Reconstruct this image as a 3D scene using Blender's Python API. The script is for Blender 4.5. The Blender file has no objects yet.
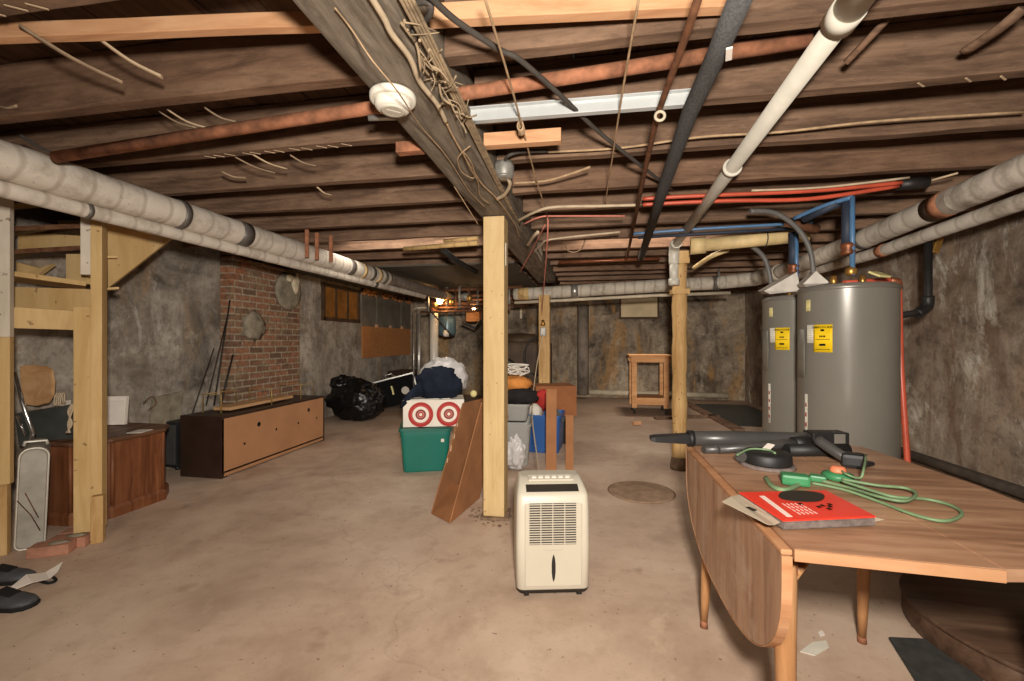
import bpy, bmesh, math, random
from mathutils import Vector as V, Matrix, noise as mnoise
random.seed(7)
R = math.radians
C = bpy.context.scene.collection
SC = bpy.context.scene

# ------------------------------------------------------------------ camera frame
F = 440.0; YAW = R(9.9); CH = 1.25
ca, sa = math.cos(YAW), math.sin(YAW)
def ray(px, py):
    u = (px - 512) / F; w = (340.5 - py) / F
    return V((ca * u - sa, sa * u + ca, w))
def fd(px, py, D): return V((0, 0, CH)) + ray(px, py) * D          # at depth D along the view axis
def fz(px, py, z):
    r = ray(px, py); return V((0, 0, CH)) + r * ((z - CH) / r.z)   # on a level plane
def fy(px, py, Y):
    r = ray(px, py); return V((0, 0, CH)) + r * (Y / r.y)          # on a plane across the room
def fx(px, py, X):
    r = ray(px, py); return V((0, 0, CH)) + r * (X / r.x)          # on a plane along the room

cam = bpy.data.cameras.new('camera'); co = bpy.data.objects.new('camera', cam); C.objects.link(co)
cam.sensor_width = 36; cam.lens = F * 36 / 1024; cam.clip_start = .02
co.location = (0, 0, CH); co.rotation_euler = (R(90), 0, YAW); SC.camera = co

# ------------------------------------------------------------------ materials
def lin(c):
    return tuple((x / 255 / 12.92 if x / 255 <= .04045 else ((x / 255 + .055) / 1.055) ** 2.4) for x in c) + (1,)
MATS = {}
class NT:
    def __init__(s, name):
        s.m = bpy.data.materials.new(name); s.m.use_nodes = True
        s.t = s.m.node_tree; s.b = s.t.nodes['Principled BSDF']; s.L = s.t.links
        s.tc = s.t.nodes.new('ShaderNodeTexCoord')
    def n(s, k, **kw):
        x = s.t.nodes.new(k)
        for a, b in kw.items(): setattr(x, a, b)
        return x
    def co(s, scale=(1, 1, 1), loc=(0, 0, 0), rot=(0, 0, 0), src='Object'):
        m = s.n('ShaderNodeMapping'); m.inputs['Scale'].default_value = scale
        m.inputs['Location'].default_value = loc; m.inputs['Rotation'].default_value = rot
        s.L.new(s.tc.outputs[src], m.inputs['Vector']); return m.outputs[0]
    def noise(s, vec, scale=5, detail=6, rough=.6, dist=0):
        x = s.n('ShaderNodeTexNoise'); x.inputs['Scale'].default_value = scale
        x.inputs['Detail'].default_value = detail; x.inputs['Roughness'].default_value = rough
        x.inputs['Distortion'].default_value = dist
        s.L.new(vec, x.inputs['Vector']); return x.outputs['Fac']
    def ramp(s, fac, stops, interp='LINEAR'):
        x = s.n('ShaderNodeValToRGB'); x.color_ramp.interpolation = interp
        e = x.color_ramp.elements
        while len(e) < len(stops): e.new(.5)
        for q, (p, c) in zip(e, stops):
            q.position = p; q.color = lin(c) if len(c) == 3 and max(c) > 1 else tuple(c) + ((1,) if len(c) == 3 else ())
        s.L.new(fac, x.inputs[0]); return x.outputs[0]
    def mix(s, fac, a, b, blend='MIX'):
        x = s.n('ShaderNodeMix', data_type='RGBA', blend_type=blend)
        for i, v in ((0, fac), (6, a), (7, b)):
            if isinstance(v, (int, float)): x.inputs[i].default_value = v
            elif isinstance(v, tuple): x.inputs[i].default_value = lin(v) if len(v) == 3 else v
            else: s.L.new(v, x.inputs[i])
        return x.outputs[2]
    def bump(s, h, strength=.3, dist=.01):
        x = s.n('ShaderNodeBump'); x.inputs['Strength'].default_value = strength; x.inputs['Distance'].default_value = dist
        s.L.new(h, x.inputs['Height']); s.L.new(x.outputs[0], s.b.inputs['Normal'])
    def out(s, col, rough=.8, metal=0, spec=.3):
        if isinstance(col, tuple): s.b.inputs['Base Color'].default_value = lin(col)
        else: s.L.new(col, s.b.inputs['Base Color'])
        if isinstance(rough, (int, float)): s.b.inputs['Roughness'].default_value = rough
        else: s.L.new(rough, s.b.inputs['Roughness'])
        s.b.inputs['Metallic'].default_value = metal
        s.b.inputs['Specular IOR Level'].default_value = spec
        return s.m
BW = [(0, (0, 0, 0)), (1, (1, 1, 1))]
def plain(name, c, rough=.6, metal=0, spec=.4, var=.12, sc=9, bump=0, emit=None):
    """a paint / plastic / metal with slight mottling"""
    if name in MATS: return MATS[name]
    t = NT(name); k = t.noise(t.co(), sc, 5, .6)
    d = tuple(max(0, x * (1 - var)) for x in c); l = tuple(min(255, x * (1 + var * .6)) for x in c)
    col = t.ramp(k, [(.3, d), (.7, l)])
    if bump: t.bump(k, bump, .01)
    m = t.out(col, rough, metal, spec)
    if emit: t.b.inputs['Emission Color'].default_value = lin(emit[0]); t.b.inputs['Emission Strength'].default_value = emit[1]
    MATS[name] = m; return m
def wood(name, cs, axis='X', rough=.75, scale=6, stretch=14, bump=.25, knots=None, spec=.25, grime=0):
    if name in MATS: return MATS[name]
    t = NT(name); sx = {'X': (1, stretch, stretch), 'Y': (stretch, 1, stretch), 'Z': (stretch, stretch, 1)}[axis]
    v = t.co(sx); a = t.noise(v, scale * .35, 8, .65, .6); b = t.noise(t.co(), 2.2, 4, .6)
    g = t.ramp(a, [(.36, cs[0]), (.5, cs[1]), (.64, cs[2])])
    col = t.mix(t.ramp(b, [(.35, (0, 0, 0)), (.7, (.55, .55, .55))]), g, cs[0])
    if grime:
        h = t.noise(t.co(tuple(1 if q == 1 else q * .4 for q in sx), (5, 2, 7)), 9, 9, .75, .4)
        col = t.mix(t.ramp(h, [(.36, (grime,) * 3), (.5, (0, 0, 0))]), col, tuple(q * .45 for q in cs[0]))
        l_ = t.noise(t.co(tuple(1 if q == 1 else q * .3 for q in sx), (1, 8, 3)), 14, 8, .8)
        col = t.mix(t.ramp(l_, [(.58, (0, 0, 0)), (.7, (grime * .7,) * 3)]), col, tuple(min(255, q * 1.35) for q in cs[2]))
    if knots:
        sp = t.noise(t.co(), 26, 2, .5); col = t.mix(t.ramp(sp, [(.69, (0, 0, 0)), (.73, (.7, .7, .7))]), col, knots)
    t.bump(a, bump, .006); m = t.out(col, rough, 0, spec); MATS[name] = m; return m

def scuffed(name, cs):
    t = NT(name); v = t.co((9, 9, 1)); a = t.noise(v, 1.8, 8, .65, .8)
    col = t.ramp(a, [(.36, cs[0]), (.5, cs[1]), (.64, cs[2])])
    b = t.noise(t.co(), 4.5, 9, .7, 1.2); col = t.mix(t.ramp(b, [(.5, (0, 0, 0)), (.66, (.5, .5, .5))]), col, (188, 164, 144))
    t.bump(b, .1, .003); return t.out(col, .36, 0, .5)
def mat_floor():
    t = NT('floor_concrete'); v = t.co()
    a = t.noise(v, 1.1, 9, .62, .3); b = t.noise(v, 7, 8, .7); c = t.noise(v, 60, 3, .6)
    col = t.ramp(a, [(.36, (164, 139, 119)), (.5, (187, 162, 141)), (.64, (202, 179, 158))])
    col = t.mix(t.ramp(b, [(.5, (0, 0, 0)), (.75, (.4, .4, .4))]), col, (140, 112, 92))
    col = t.mix(t.ramp(c, [(.62, (0, 0, 0)), (.75, (.35, .35, .35))]), col, (120, 96, 78))
    # pale scuffed patches and a few dark stains
    d = t.noise(t.co(loc=(3, 9, 0)), 1.7, 7, .7, .8)
    col = t.mix(t.ramp(d, [(.6, (0, 0, 0)), (.72, (.55, .55, .55))]), col, (208, 186, 160))
    e = t.noise(t.co(loc=(11, 2, 0)), 2.6, 4, .55)
    col = t.mix(t.ramp(e, [(.66, (0, 0, 0)), (.74, (.5, .5, .5))]), col, (112, 84, 66))
    ck = t.n('ShaderNodeTexVoronoi'); ck.feature = 'DISTANCE_TO_EDGE'; ck.inputs['Scale'].default_value = .42
    wv = t.n('ShaderNodeVectorMath', operation='ADD'); nz_ = t.n('ShaderNodeTexNoise'); nz_.inputs['Scale'].default_value = 2.2; nz_.inputs['Detail'].default_value = 6
    t.L.new(v, nz_.inputs['Vector']); t.L.new(v, wv.inputs[0]); t.L.new(nz_.outputs['Color'], wv.inputs[1]); t.L.new(wv.outputs[0], ck.inputs['Vector'])
    col = t.mix(t.ramp(ck.outputs['Distance'], [(0, (.16, .16, .16)), (.006, (0, 0, 0))]), col, (96, 76, 60))
    sp = t.noise(t.co(loc=(7, 1, 0)), 34, 2, .5)
    col = t.mix(t.ramp(sp, [(.70, (0, 0, 0)), (.73, (.6, .6, .6))]), col, (84, 66, 52))
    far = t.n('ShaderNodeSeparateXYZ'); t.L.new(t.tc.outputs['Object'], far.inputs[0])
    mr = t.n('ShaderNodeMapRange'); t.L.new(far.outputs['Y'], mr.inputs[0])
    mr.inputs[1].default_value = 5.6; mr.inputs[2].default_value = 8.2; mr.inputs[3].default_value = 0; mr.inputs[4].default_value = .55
    col = t.mix(mr.outputs[0], col, t.ramp(b, [(.3, (92, 72, 56)), (.7, (134, 106, 84))]))   # blends to a darker brown towards the back of the room
    t.bump(t.mix(.5, b, c), .25, .006); return t.out(col, .62, 0, .3)
def mat_wall(name, tones, stain, white, tan, seed, wk=.6):
    t = NT(name); L = (seed, seed * 2, seed * .7)
    v = t.co(loc=L); a = t.noise(v, 1.3, 10, .68, .5); st = t.noise(t.co((3.2, 3.2, .7), L), 1.5, 8, .65, .3)
    f = t.noise(v, 14, 8, .72)
    col = t.ramp(a, [(.36, tones[0]), (.46, tones[1]), (.54, tones[2]), (.64, tones[3])])
    col = t.mix(t.ramp(st, [(.48, (0, 0, 0)), (.66, (.75, .75, .75))]), col, stain)
    tb = t.noise(t.co((2.4, 2.4, .8), (seed + 5, 3, seed)), 1.1, 7, .6, .4)
    col = t.mix(t.ramp(tb, [(.53, (0, 0, 0)), (.63, (.7, .7, .7))]), col, tan)
    w = t.noise(t.co((1, 1, .6), (seed + 2, 8, seed)), 2.1, 12, .75, .6)
    col = t.mix(t.ramp(w, [(.54, (0, 0, 0)), (.64, (wk, wk, wk))]), col, white)
    col = t.mix(t.ramp(f, [(.36, (.5, .5, .5)), (.52, (0, 0, 0))]), col, tones[0])
    t.bump(t.mix(.5, a, f), .6, .03); return t.out(col, .88, 0, .2)
def mat_brick():
    t = NT('chimney_brick'); s = t.n('ShaderNodeSeparateXYZ'); t.L.new(t.tc.outputs['Object'], s.inputs[0])
    c = t.n('ShaderNodeCombineXYZ'); t.L.new(s.outputs['Y'], c.inputs[0]); t.L.new(s.outputs['Z'], c.inputs[1])
    b = t.n('ShaderNodeTexBrick'); t.L.new(c.outputs[0], b.inputs['Vector'])
    b.inputs['Color1'].default_value = lin((158, 112, 86)); b.inputs['Color2'].default_value = lin((104, 84, 70))
    b.inputs['Mortar'].default_value = lin((168, 154, 132)); b.inputs['Scale'].default_value = 1
    b.inputs['Brick Width'].default_value = .225; b.inputs['Row Height'].default_value = .078
    b.inputs['Mortar Size'].default_value = .009; b.inputs['Bias'].default_value = -.1
    v = t.co(); a = t.noise(v, 2.4, 8, .65)
    col = t.mix(t.ramp(a, [(.5, (0, 0, 0)), (.66, (.7, .7, .7))]), b.outputs['Color'], (158, 140, 112))
    o = t.noise(t.co(loc=(4, 1, 3)), 3, 5, .6)
    col = t.mix(t.ramp(o, [(.56, (0, 0, 0)), (.66, (.6, .6, .6))]), col, (156, 92, 58))
    f = t.noise(v, 22, 6, .7); col = t.mix(t.ramp(f, [(.35, (.6, .6, .6)), (.55, (0, 0, 0))]), col, (66, 56, 48))
    h = t.mix(.4, b.outputs['Fac'], f); t.bump(h, .7, -.015); return t.out(col, .9, 0, .15)
def mat_wrap(name, c, d, axis):
    """canvas pipe lagging: spiral seams and grime"""
    t = NT(name); v = t.co(); a = t.noise(v, 4, 9, .7)
    w = t.n('ShaderNodeTexWave'); w.bands_direction = axis; w.inputs['Scale'].default_value = 2.2
    w.inputs['Distortion'].default_value = 3; w.inputs['Detail'].default_value = 4; t.L.new(v, w.inputs['Vector'])
    col = t.ramp(a, [(.3, d), (.5, c), (.8, tuple(min(255, x * 1.08) for x in c))])
    col = t.mix(t.ramp(w.outputs['Fac'], [(0, (.45, .45, .45)), (.12, (0, 0, 0))]), col, d)
    f = t.noise(v, 40, 3, .6); col = t.mix(t.ramp(f, [(.66, (0, 0, 0)), (.74, (.5, .5, .5))]), col, (90, 76, 64))
    t.bump(t.mix(.5, a, w.outputs['Fac']), .4, .01); return t.out(col, .85, 0, .2)
def mat_target():
    t = NT('target_print'); l = t.n('ShaderNodeVectorMath', operation='LENGTH'); t.L.new(t.tc.outputs['Object'], l.inputs[0])
    red = (170, 40, 34); wh = (232, 222, 208)
    m = t.n('ShaderNodeMath', operation='DIVIDE'); t.L.new(l.outputs['Value'], m.inputs[0]); m.inputs[1].default_value = .125
    col = t.ramp(m.outputs[0], [(0, wh), (.12, red), (.22, (222, 150, 140)), (.26, (110, 60, 50)), (.36, red), (.40, wh), (.62, red), (.68, (196, 90, 80)), (.72, red)], 'CONSTANT')
    return t.out(col, .6)

M = {}
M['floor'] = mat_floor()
M['wall_l'] = mat_wall('wall_left_render', [(88, 80, 72), (138, 129, 118), (160, 150, 137), (176, 166, 152)], (116, 104, 90), (204, 196, 182), (150, 126, 98), 1.3, .6)
M['wall_b'] = mat_wall('wall_back_render', [(70, 60, 50), (126, 112, 96), (150, 134, 114), (168, 150, 126)], (92, 76, 60), (192, 180, 160), (160, 122, 74), 4.1, .5)
M['wall_r'] = mat_wall('wall_right_render', [(80, 68, 57), (128, 112, 97), (150, 134, 118), (164, 150, 133)], (108, 82, 64), (204, 197, 182), (152, 130, 106), 7.9, .85)
M['brick'] = mat_brick()
M['joist'] = wood('joist_wood', [(84, 64, 50), (118, 92, 73), (140, 112, 90)], 'X', .85, 5, 9, .3, grime=.32)
M['joist_b'] = wood('joist_wood_reddish', [(86, 64, 49), (120, 91, 71), (140, 110, 87)], 'X', .85, 4, 9, .3, grime=.32)
M['subfloor'] = wood('subfloor_boards', [(58, 42, 32), (86, 64, 48), (104, 78, 58)], 'Y', .9, 5, 12, .4)
M['beam'] = wood('beam_wood', [(88, 78, 66), (128, 116, 101), (150, 138, 122)], 'Y', .85, 5, 10, .5, grime=.32)
M['paint_post'] = wood('cream_painted_timber', [(186, 156, 108), (204, 175, 126), (214, 187, 140)], 'Z', .6, 3, 8, .12, (110, 80, 44))
M['paint_stair'] = wood('tan_painted_timber', [(182, 148, 96), (198, 166, 114), (208, 178, 128)], 'Z', .6, 3, 6, .12, (110, 76, 40))
M['white_paint'] = wood('whitewashed_timber', [(190, 178, 158), (208, 196, 178), (220, 210, 194)], 'Z', .7, 3, 6, .12, (110, 90, 70))
M['log'] = wood('pine_log', [(160, 122, 74), (194, 158, 106), (208, 176, 126)], 'Z', .65, 3, 9, .3, (92, 56, 28))
M['pine'] = wood('new_pine', [(186, 136, 98), (206, 158, 118), (218, 174, 134)], 'X', .65, 4, 10, .15)
M['bench'] = wood('bench_pine', [(190, 134, 84), (212, 156, 104), (222, 172, 122)], 'X', .6, 4, 8, .15, (110, 62, 34))
M['table'] = wood('walnut_laminate', [(138, 100, 74), (176, 134, 104), (196, 156, 124)], 'X', .38, 5, 9, .05, None, .45)
M['table_leaf'] = wood('walnut_laminate_leaf', [(136, 98, 72), (164, 124, 96), (184, 148, 120)], 'Z', .36, 5, 9, .05, None, .5)
M['table_leaf'] = scuffed('scuffed_walnut_leaf', [(132, 94, 68), (160, 120, 92), (178, 140, 110)])
M['table_edge'] = wood('oak_edge_band', [(164, 114, 78), (186, 136, 98), (198, 152, 114)], 'X', .45, 4, 9, .05)
M['table_leg'] = wood('oak_turned_leg', [(150, 104, 66), (176, 130, 88), (192, 148, 106)], 'Z', .4, 5, 8, .08)
M['cherry'] = wood('cherry_veneer', [(94, 54, 32), (122, 74, 46), (138, 90, 58)], 'Z', .45, 5, 9, .08)
M['cherry_top'] = wood('cherry_top', [(80, 52, 36), (106, 72, 50), (124, 90, 64)], 'Y', .5, 5, 9, .08)
M['hardboard'] = plain('tan_hardboard', (168, 122, 86), .6, 0, .3, .06, 3)
M['espresso'] = plain('espresso_veneer', (52, 36, 28), .45, 0, .35, .15, 6)
M['card'] = plain('cardboard', (158, 110, 74), .85, 0, .15, .1, 5)
M['card_in'] = plain('cardboard_inner', (142, 96, 62), .85, 0, .15, .1, 5)
M['card_d'] = plain('cardboard_brown', (140, 90, 57), .85, 0, .15, .1, 5)
M['wrapY'] = mat_wrap('pipe_lagging_long', (196, 186, 172), (138, 124, 108), 'Y')
M['wrapX'] = mat_wrap('pipe_lagging_cross', (184, 174, 158), (118, 106, 92), 'X')
M['wrapdark'] = mat_wrap('pipe_lagging_dark', (124, 112, 100), (74, 64, 56), 'Y')
M['tape'] = plain('grey_tape', (96, 90, 84), .45, .2, .5, .15, 20)
M['wraptan'] = mat_wrap('pipe_lagging_tan', (196, 164, 112), (140, 104, 62), 'X')
M['rust'] = plain('rusty_iron', (158, 106, 78), .8, .1, .3, .3, 14, .3)
M['rustdk'] = plain('dark_rusty_iron', (108, 72, 50), .75, .2, .3, .3, 18, .3)
M['blackiron'] = plain('black_iron', (40, 37, 35), .5, .2, .45, .2, 12)
M['greyiron'] = plain('dusty_grey_iron', (84, 76, 68), .5, .2, .4, .2, 12)
M['foam'] = plain('grey_foam_tube', (78, 77, 76), .9, 0, .2, .22, 120, .3)
M['pvc'] = plain('white_pvc', (192, 186, 172), .4, 0, .45, .07, 5)
M['pvcdirty'] = plain('dirty_white_pvc', (190, 176, 152), .55, 0, .35, .15, 5)
M['cream_pipe'] = plain('cream_pipe', (206, 180, 130), .55, 0, .35, .14, 6)
M['pexred'] = plain('red_pex', (190, 82, 58), .4, 0, .45, .08)
M['pexblue'] = plain('blue_pex', (78, 114, 150), .4, 0, .45, .08)
M['navyfoam'] = plain('dark_blue_sleeve', (44, 52, 66), .6, 0, .35, .15)
M['copper'] = plain('copper', (150, 92, 62), .45, .6, .5, .3)
M['brass'] = plain('brass', (190, 144, 76), .4, .8, .5, .15)
M['greytube'] = plain('grey_flex_tube', (96, 93, 89), .5, 0, .4, .1)
M['heater'] = plain('grey_heater_enamel', (122, 118, 109), .3, .15, .5, .04, 2)
M['heatertop'] = plain('grey_heater_rim', (112, 107, 99), .35, .2, .5, .06, 3)
M['yellow'] = plain('yellow_label', (236, 196, 24), .55, 0, .35, .05)
M['label'] = plain('white_label', (214, 208, 192), .6, 0, .35, .06)
M['tag'] = plain('pale_yellow_tag', (214, 202, 140), .6, 0, .35, .06)
M['ink'] = plain('black_ink', (24, 20, 16), .7, 0, .2, .05)
M['redsticker'] = plain('red_print', (150, 40, 36), .6, 0, .3, .05)
M['ivory'] = plain('ivory_plastic', (200, 192, 174), .42, 0, .45, .03, 3)
M['ivoryd'] = plain('ivory_plastic_panel', (195, 187, 168), .5, 0, .4, .03, 3)
M['dark'] = plain('dark_recess', (48, 42, 36), .6, 0, .3, .1)
M['darkgrey'] = plain('charcoal_plastic', (70, 68, 66), .35, 0, .5, .1, 8)
M['black'] = plain('black_plastic', (28, 27, 27), .55, 0, .5, .15, 8)
M['caseblack'] = plain('case_vinyl', (20, 19, 19), .9, 0, .1, .2, 20)
M['blackbag'] = plain('black_bag_film', (15, 14, 15), .36, 0, .4, .2, 6)
M['silver'] = plain('silver_metal', (176, 172, 164), .35, .7, .5, .1)
M['chrome'] = plain('chrome', (200, 200, 198), .15, .95, .5, .04)
M['whitemetal'] = plain('white_enamel_channel', (188, 190, 188), .3, .1, .5, .06, 5)
M['green'] = plain('green_tote_plastic', (22, 106, 92), .4, 0, .45, .05, 4)
M['greenlid'] = plain('green_tote_rim', (18, 96, 82), .4, 0, .45, .05, 4)
M['blue'] = plain('blue_tote_plastic', (40, 84, 146), .4, 0, .45, .05, 4)
M['greytote'] = plain('grey_tote_plastic', (146, 144, 138), .45, 0, .4, .06, 4)
M['whitebox'] = plain('white_carton', (228, 220, 206), .7, 0, .3, .04, 4)
M['target'] = mat_target()
M['whitebag'] = plain('white_bag_film', (196, 192, 190), .35, 0, .5, .1, 8)
M['navy'] = plain('navy_cloth', (30, 36, 50), .9, 0, .15, .2, 9, .3)
M['orangecl'] = plain('orange_cloth', (196, 128, 64), .9, 0, .15, .15, 9)
M['redcl'] = plain('red_cloth', (170, 50, 44), .85, 0, .2, .15, 9)
M['blackcl'] = plain('black_cloth', (36, 33, 34), .9, 0, .15, .2, 9)
M['cord_green'] = plain('green_cord', (112, 138, 100), .5, 0, .4, .1, 20)
M['plug_green'] = plain('green_plug', (58, 128, 82), .45, 0, .45, .08, 8)
M['plug_orange'] = plain('orange_plug', (222, 128, 92), .5, 0, .4, .08, 8)
M['red'] = plain('red_card', (222, 58, 42), .4, 0, .45, .04, 4)
M['clear'] = plain('milky_clear_film', (186, 172, 150), .25, 0, .5, .08, 8)
M['foampad'] = plain('grey_foam_pad', (116, 104, 98), .9, 0, .2, .2, 60)
M['whiteink'] = plain('white_ink', (236, 214, 200), .6, 0, .3, .03)
M['wire_white'] = plain('old_white_cable', (192, 172, 144), .6, 0, .35, .1, 12)
M['wire_tan'] = plain('tan_string', (172, 144, 112), .85, 0, .2, .15, 20)
M['wire_pink'] = plain('pink_cable', (206, 128, 110), .8, 0, .2, .1, 20)
M['wire_black'] = plain('dusty_black_cable', (74, 68, 62), .7, 0, .3, .15, 12)
M['fray'] = plain('frayed_jacket', (150, 130, 104), .9, 0, .15, .25, 24)
M['jbox'] = plain('galvanised_box', (150, 146, 138), .5, .4, .45, .2, 20)
M['detector'] = plain('detector_plastic', (220, 214, 200), .45, 0, .4, .04, 4)
M['detector2'] = plain('detector_grille', (188, 180, 164), .5, 0, .4, .04, 4)
M['leather'] = plain('scuffed_dark_shoe', (66, 67, 70), .6, 0, .35, .2, 12)
M['sole'] = plain('shoe_rubber', (28, 27, 27), .8, 0, .25, .1)
M['paper'] = plain('paper_white', (226, 216, 204), .8, 0, .2, .04)
M['suitcase'] = plain('silver_suitcase_shell', (158, 152, 140), .5, .1, .4, .14, 7)
M['suittrim'] = plain('suitcase_trim', (206, 200, 186), .4, .3, .45, .06)
M['brickred'] = plain('loose_brick', (170, 122, 100), .9, 0, .15, .15, 12, .3)
M['plywood'] = wood('chair_plywood', [(170, 128, 86), (192, 150, 106), (200, 162, 120)], 'Y', .5, 4, 8, .05)
M['slate'] = plain('dark_green_vinyl', (56, 58, 54), .5, 0, .4, .2, 8)
M['darktop'] = wood('dark_wood_top', [(66, 48, 36), (86, 64, 49), (100, 78, 60)], 'X', .5, 5, 9, .08)
M['osb'] = plain('osb_panel', (178, 120, 72), .75, 0, .25, .16, 40)
M['sheet'] = plain('dull_metal_sheet', (116, 108, 96), .6, .2, .35, .2, 3)
M['winframe'] = plain('old_brown_window_wood', (76, 56, 38), .7, 0, .25, .2, 8)
M['pane'] = plain('amber_grimy_pane', (146, 98, 48), .12, 0, .6, .25, 3)
M['board'] = plain('pale_window_board', (196, 176, 140), .7, 0, .25, .1, 3)
M['duct'] = plain('grey_ceiling_sheet', (92, 86, 76), .8, .1, .25, .12, 2)
M['boiler'] = plain('dark_boiler_jacket', (74, 58, 44), .6, .2, .35, .25, 4)
M['tankblue'] = plain('blue_grey_tank', (86, 108, 116), .35, .2, .5, .08, 4)
M['fluewhite'] = plain('white_vent_pipe', (196, 190, 178), .45, .1, .4, .06, 5)
M['bulb'] = plain('lit_bulb', (255, 220, 160), .4, 0, .4, 0, 3, 0, ((255, 196, 120), 40))
M['mat'] = plain('black_rubber_mat', (60, 59, 56), .85, 0, .25, .2, 20, .3)
M['drain'] = plain('cement_cover', (146, 120, 98), .85, 0, .2, .15, 12)
M['mortar'] = plain('mortar_patch', (140, 130, 112), .95, 0, .1, .2, 9, .6)
M['plaster'] = plain('pale_plaster', (206, 192, 164), .9, 0, .15, .12, 12, .4)
M['lath'] = plain('pale_lath', (190, 166, 136), .8, 0, .2, .1, 10)
M['sliver'] = plain('grey_wood_sliver', (150, 128, 104), .85, 0, .15, .15, 10)
M['dowel'] = plain('dark_rod', (50, 44, 40), .6, .2, .35, .2, 10)
M['gold'] = plain('brass_wire', (170, 140, 84), .5, .5, .4, .1, 10)
M['grit'] = plain('crumbled_concrete', (128, 106, 86), .95, 0, .1, .25, 20, .4)
M['glove'] = plain('towel_white', (206, 198, 186), .9, 0, .15, .1, 10)

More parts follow.
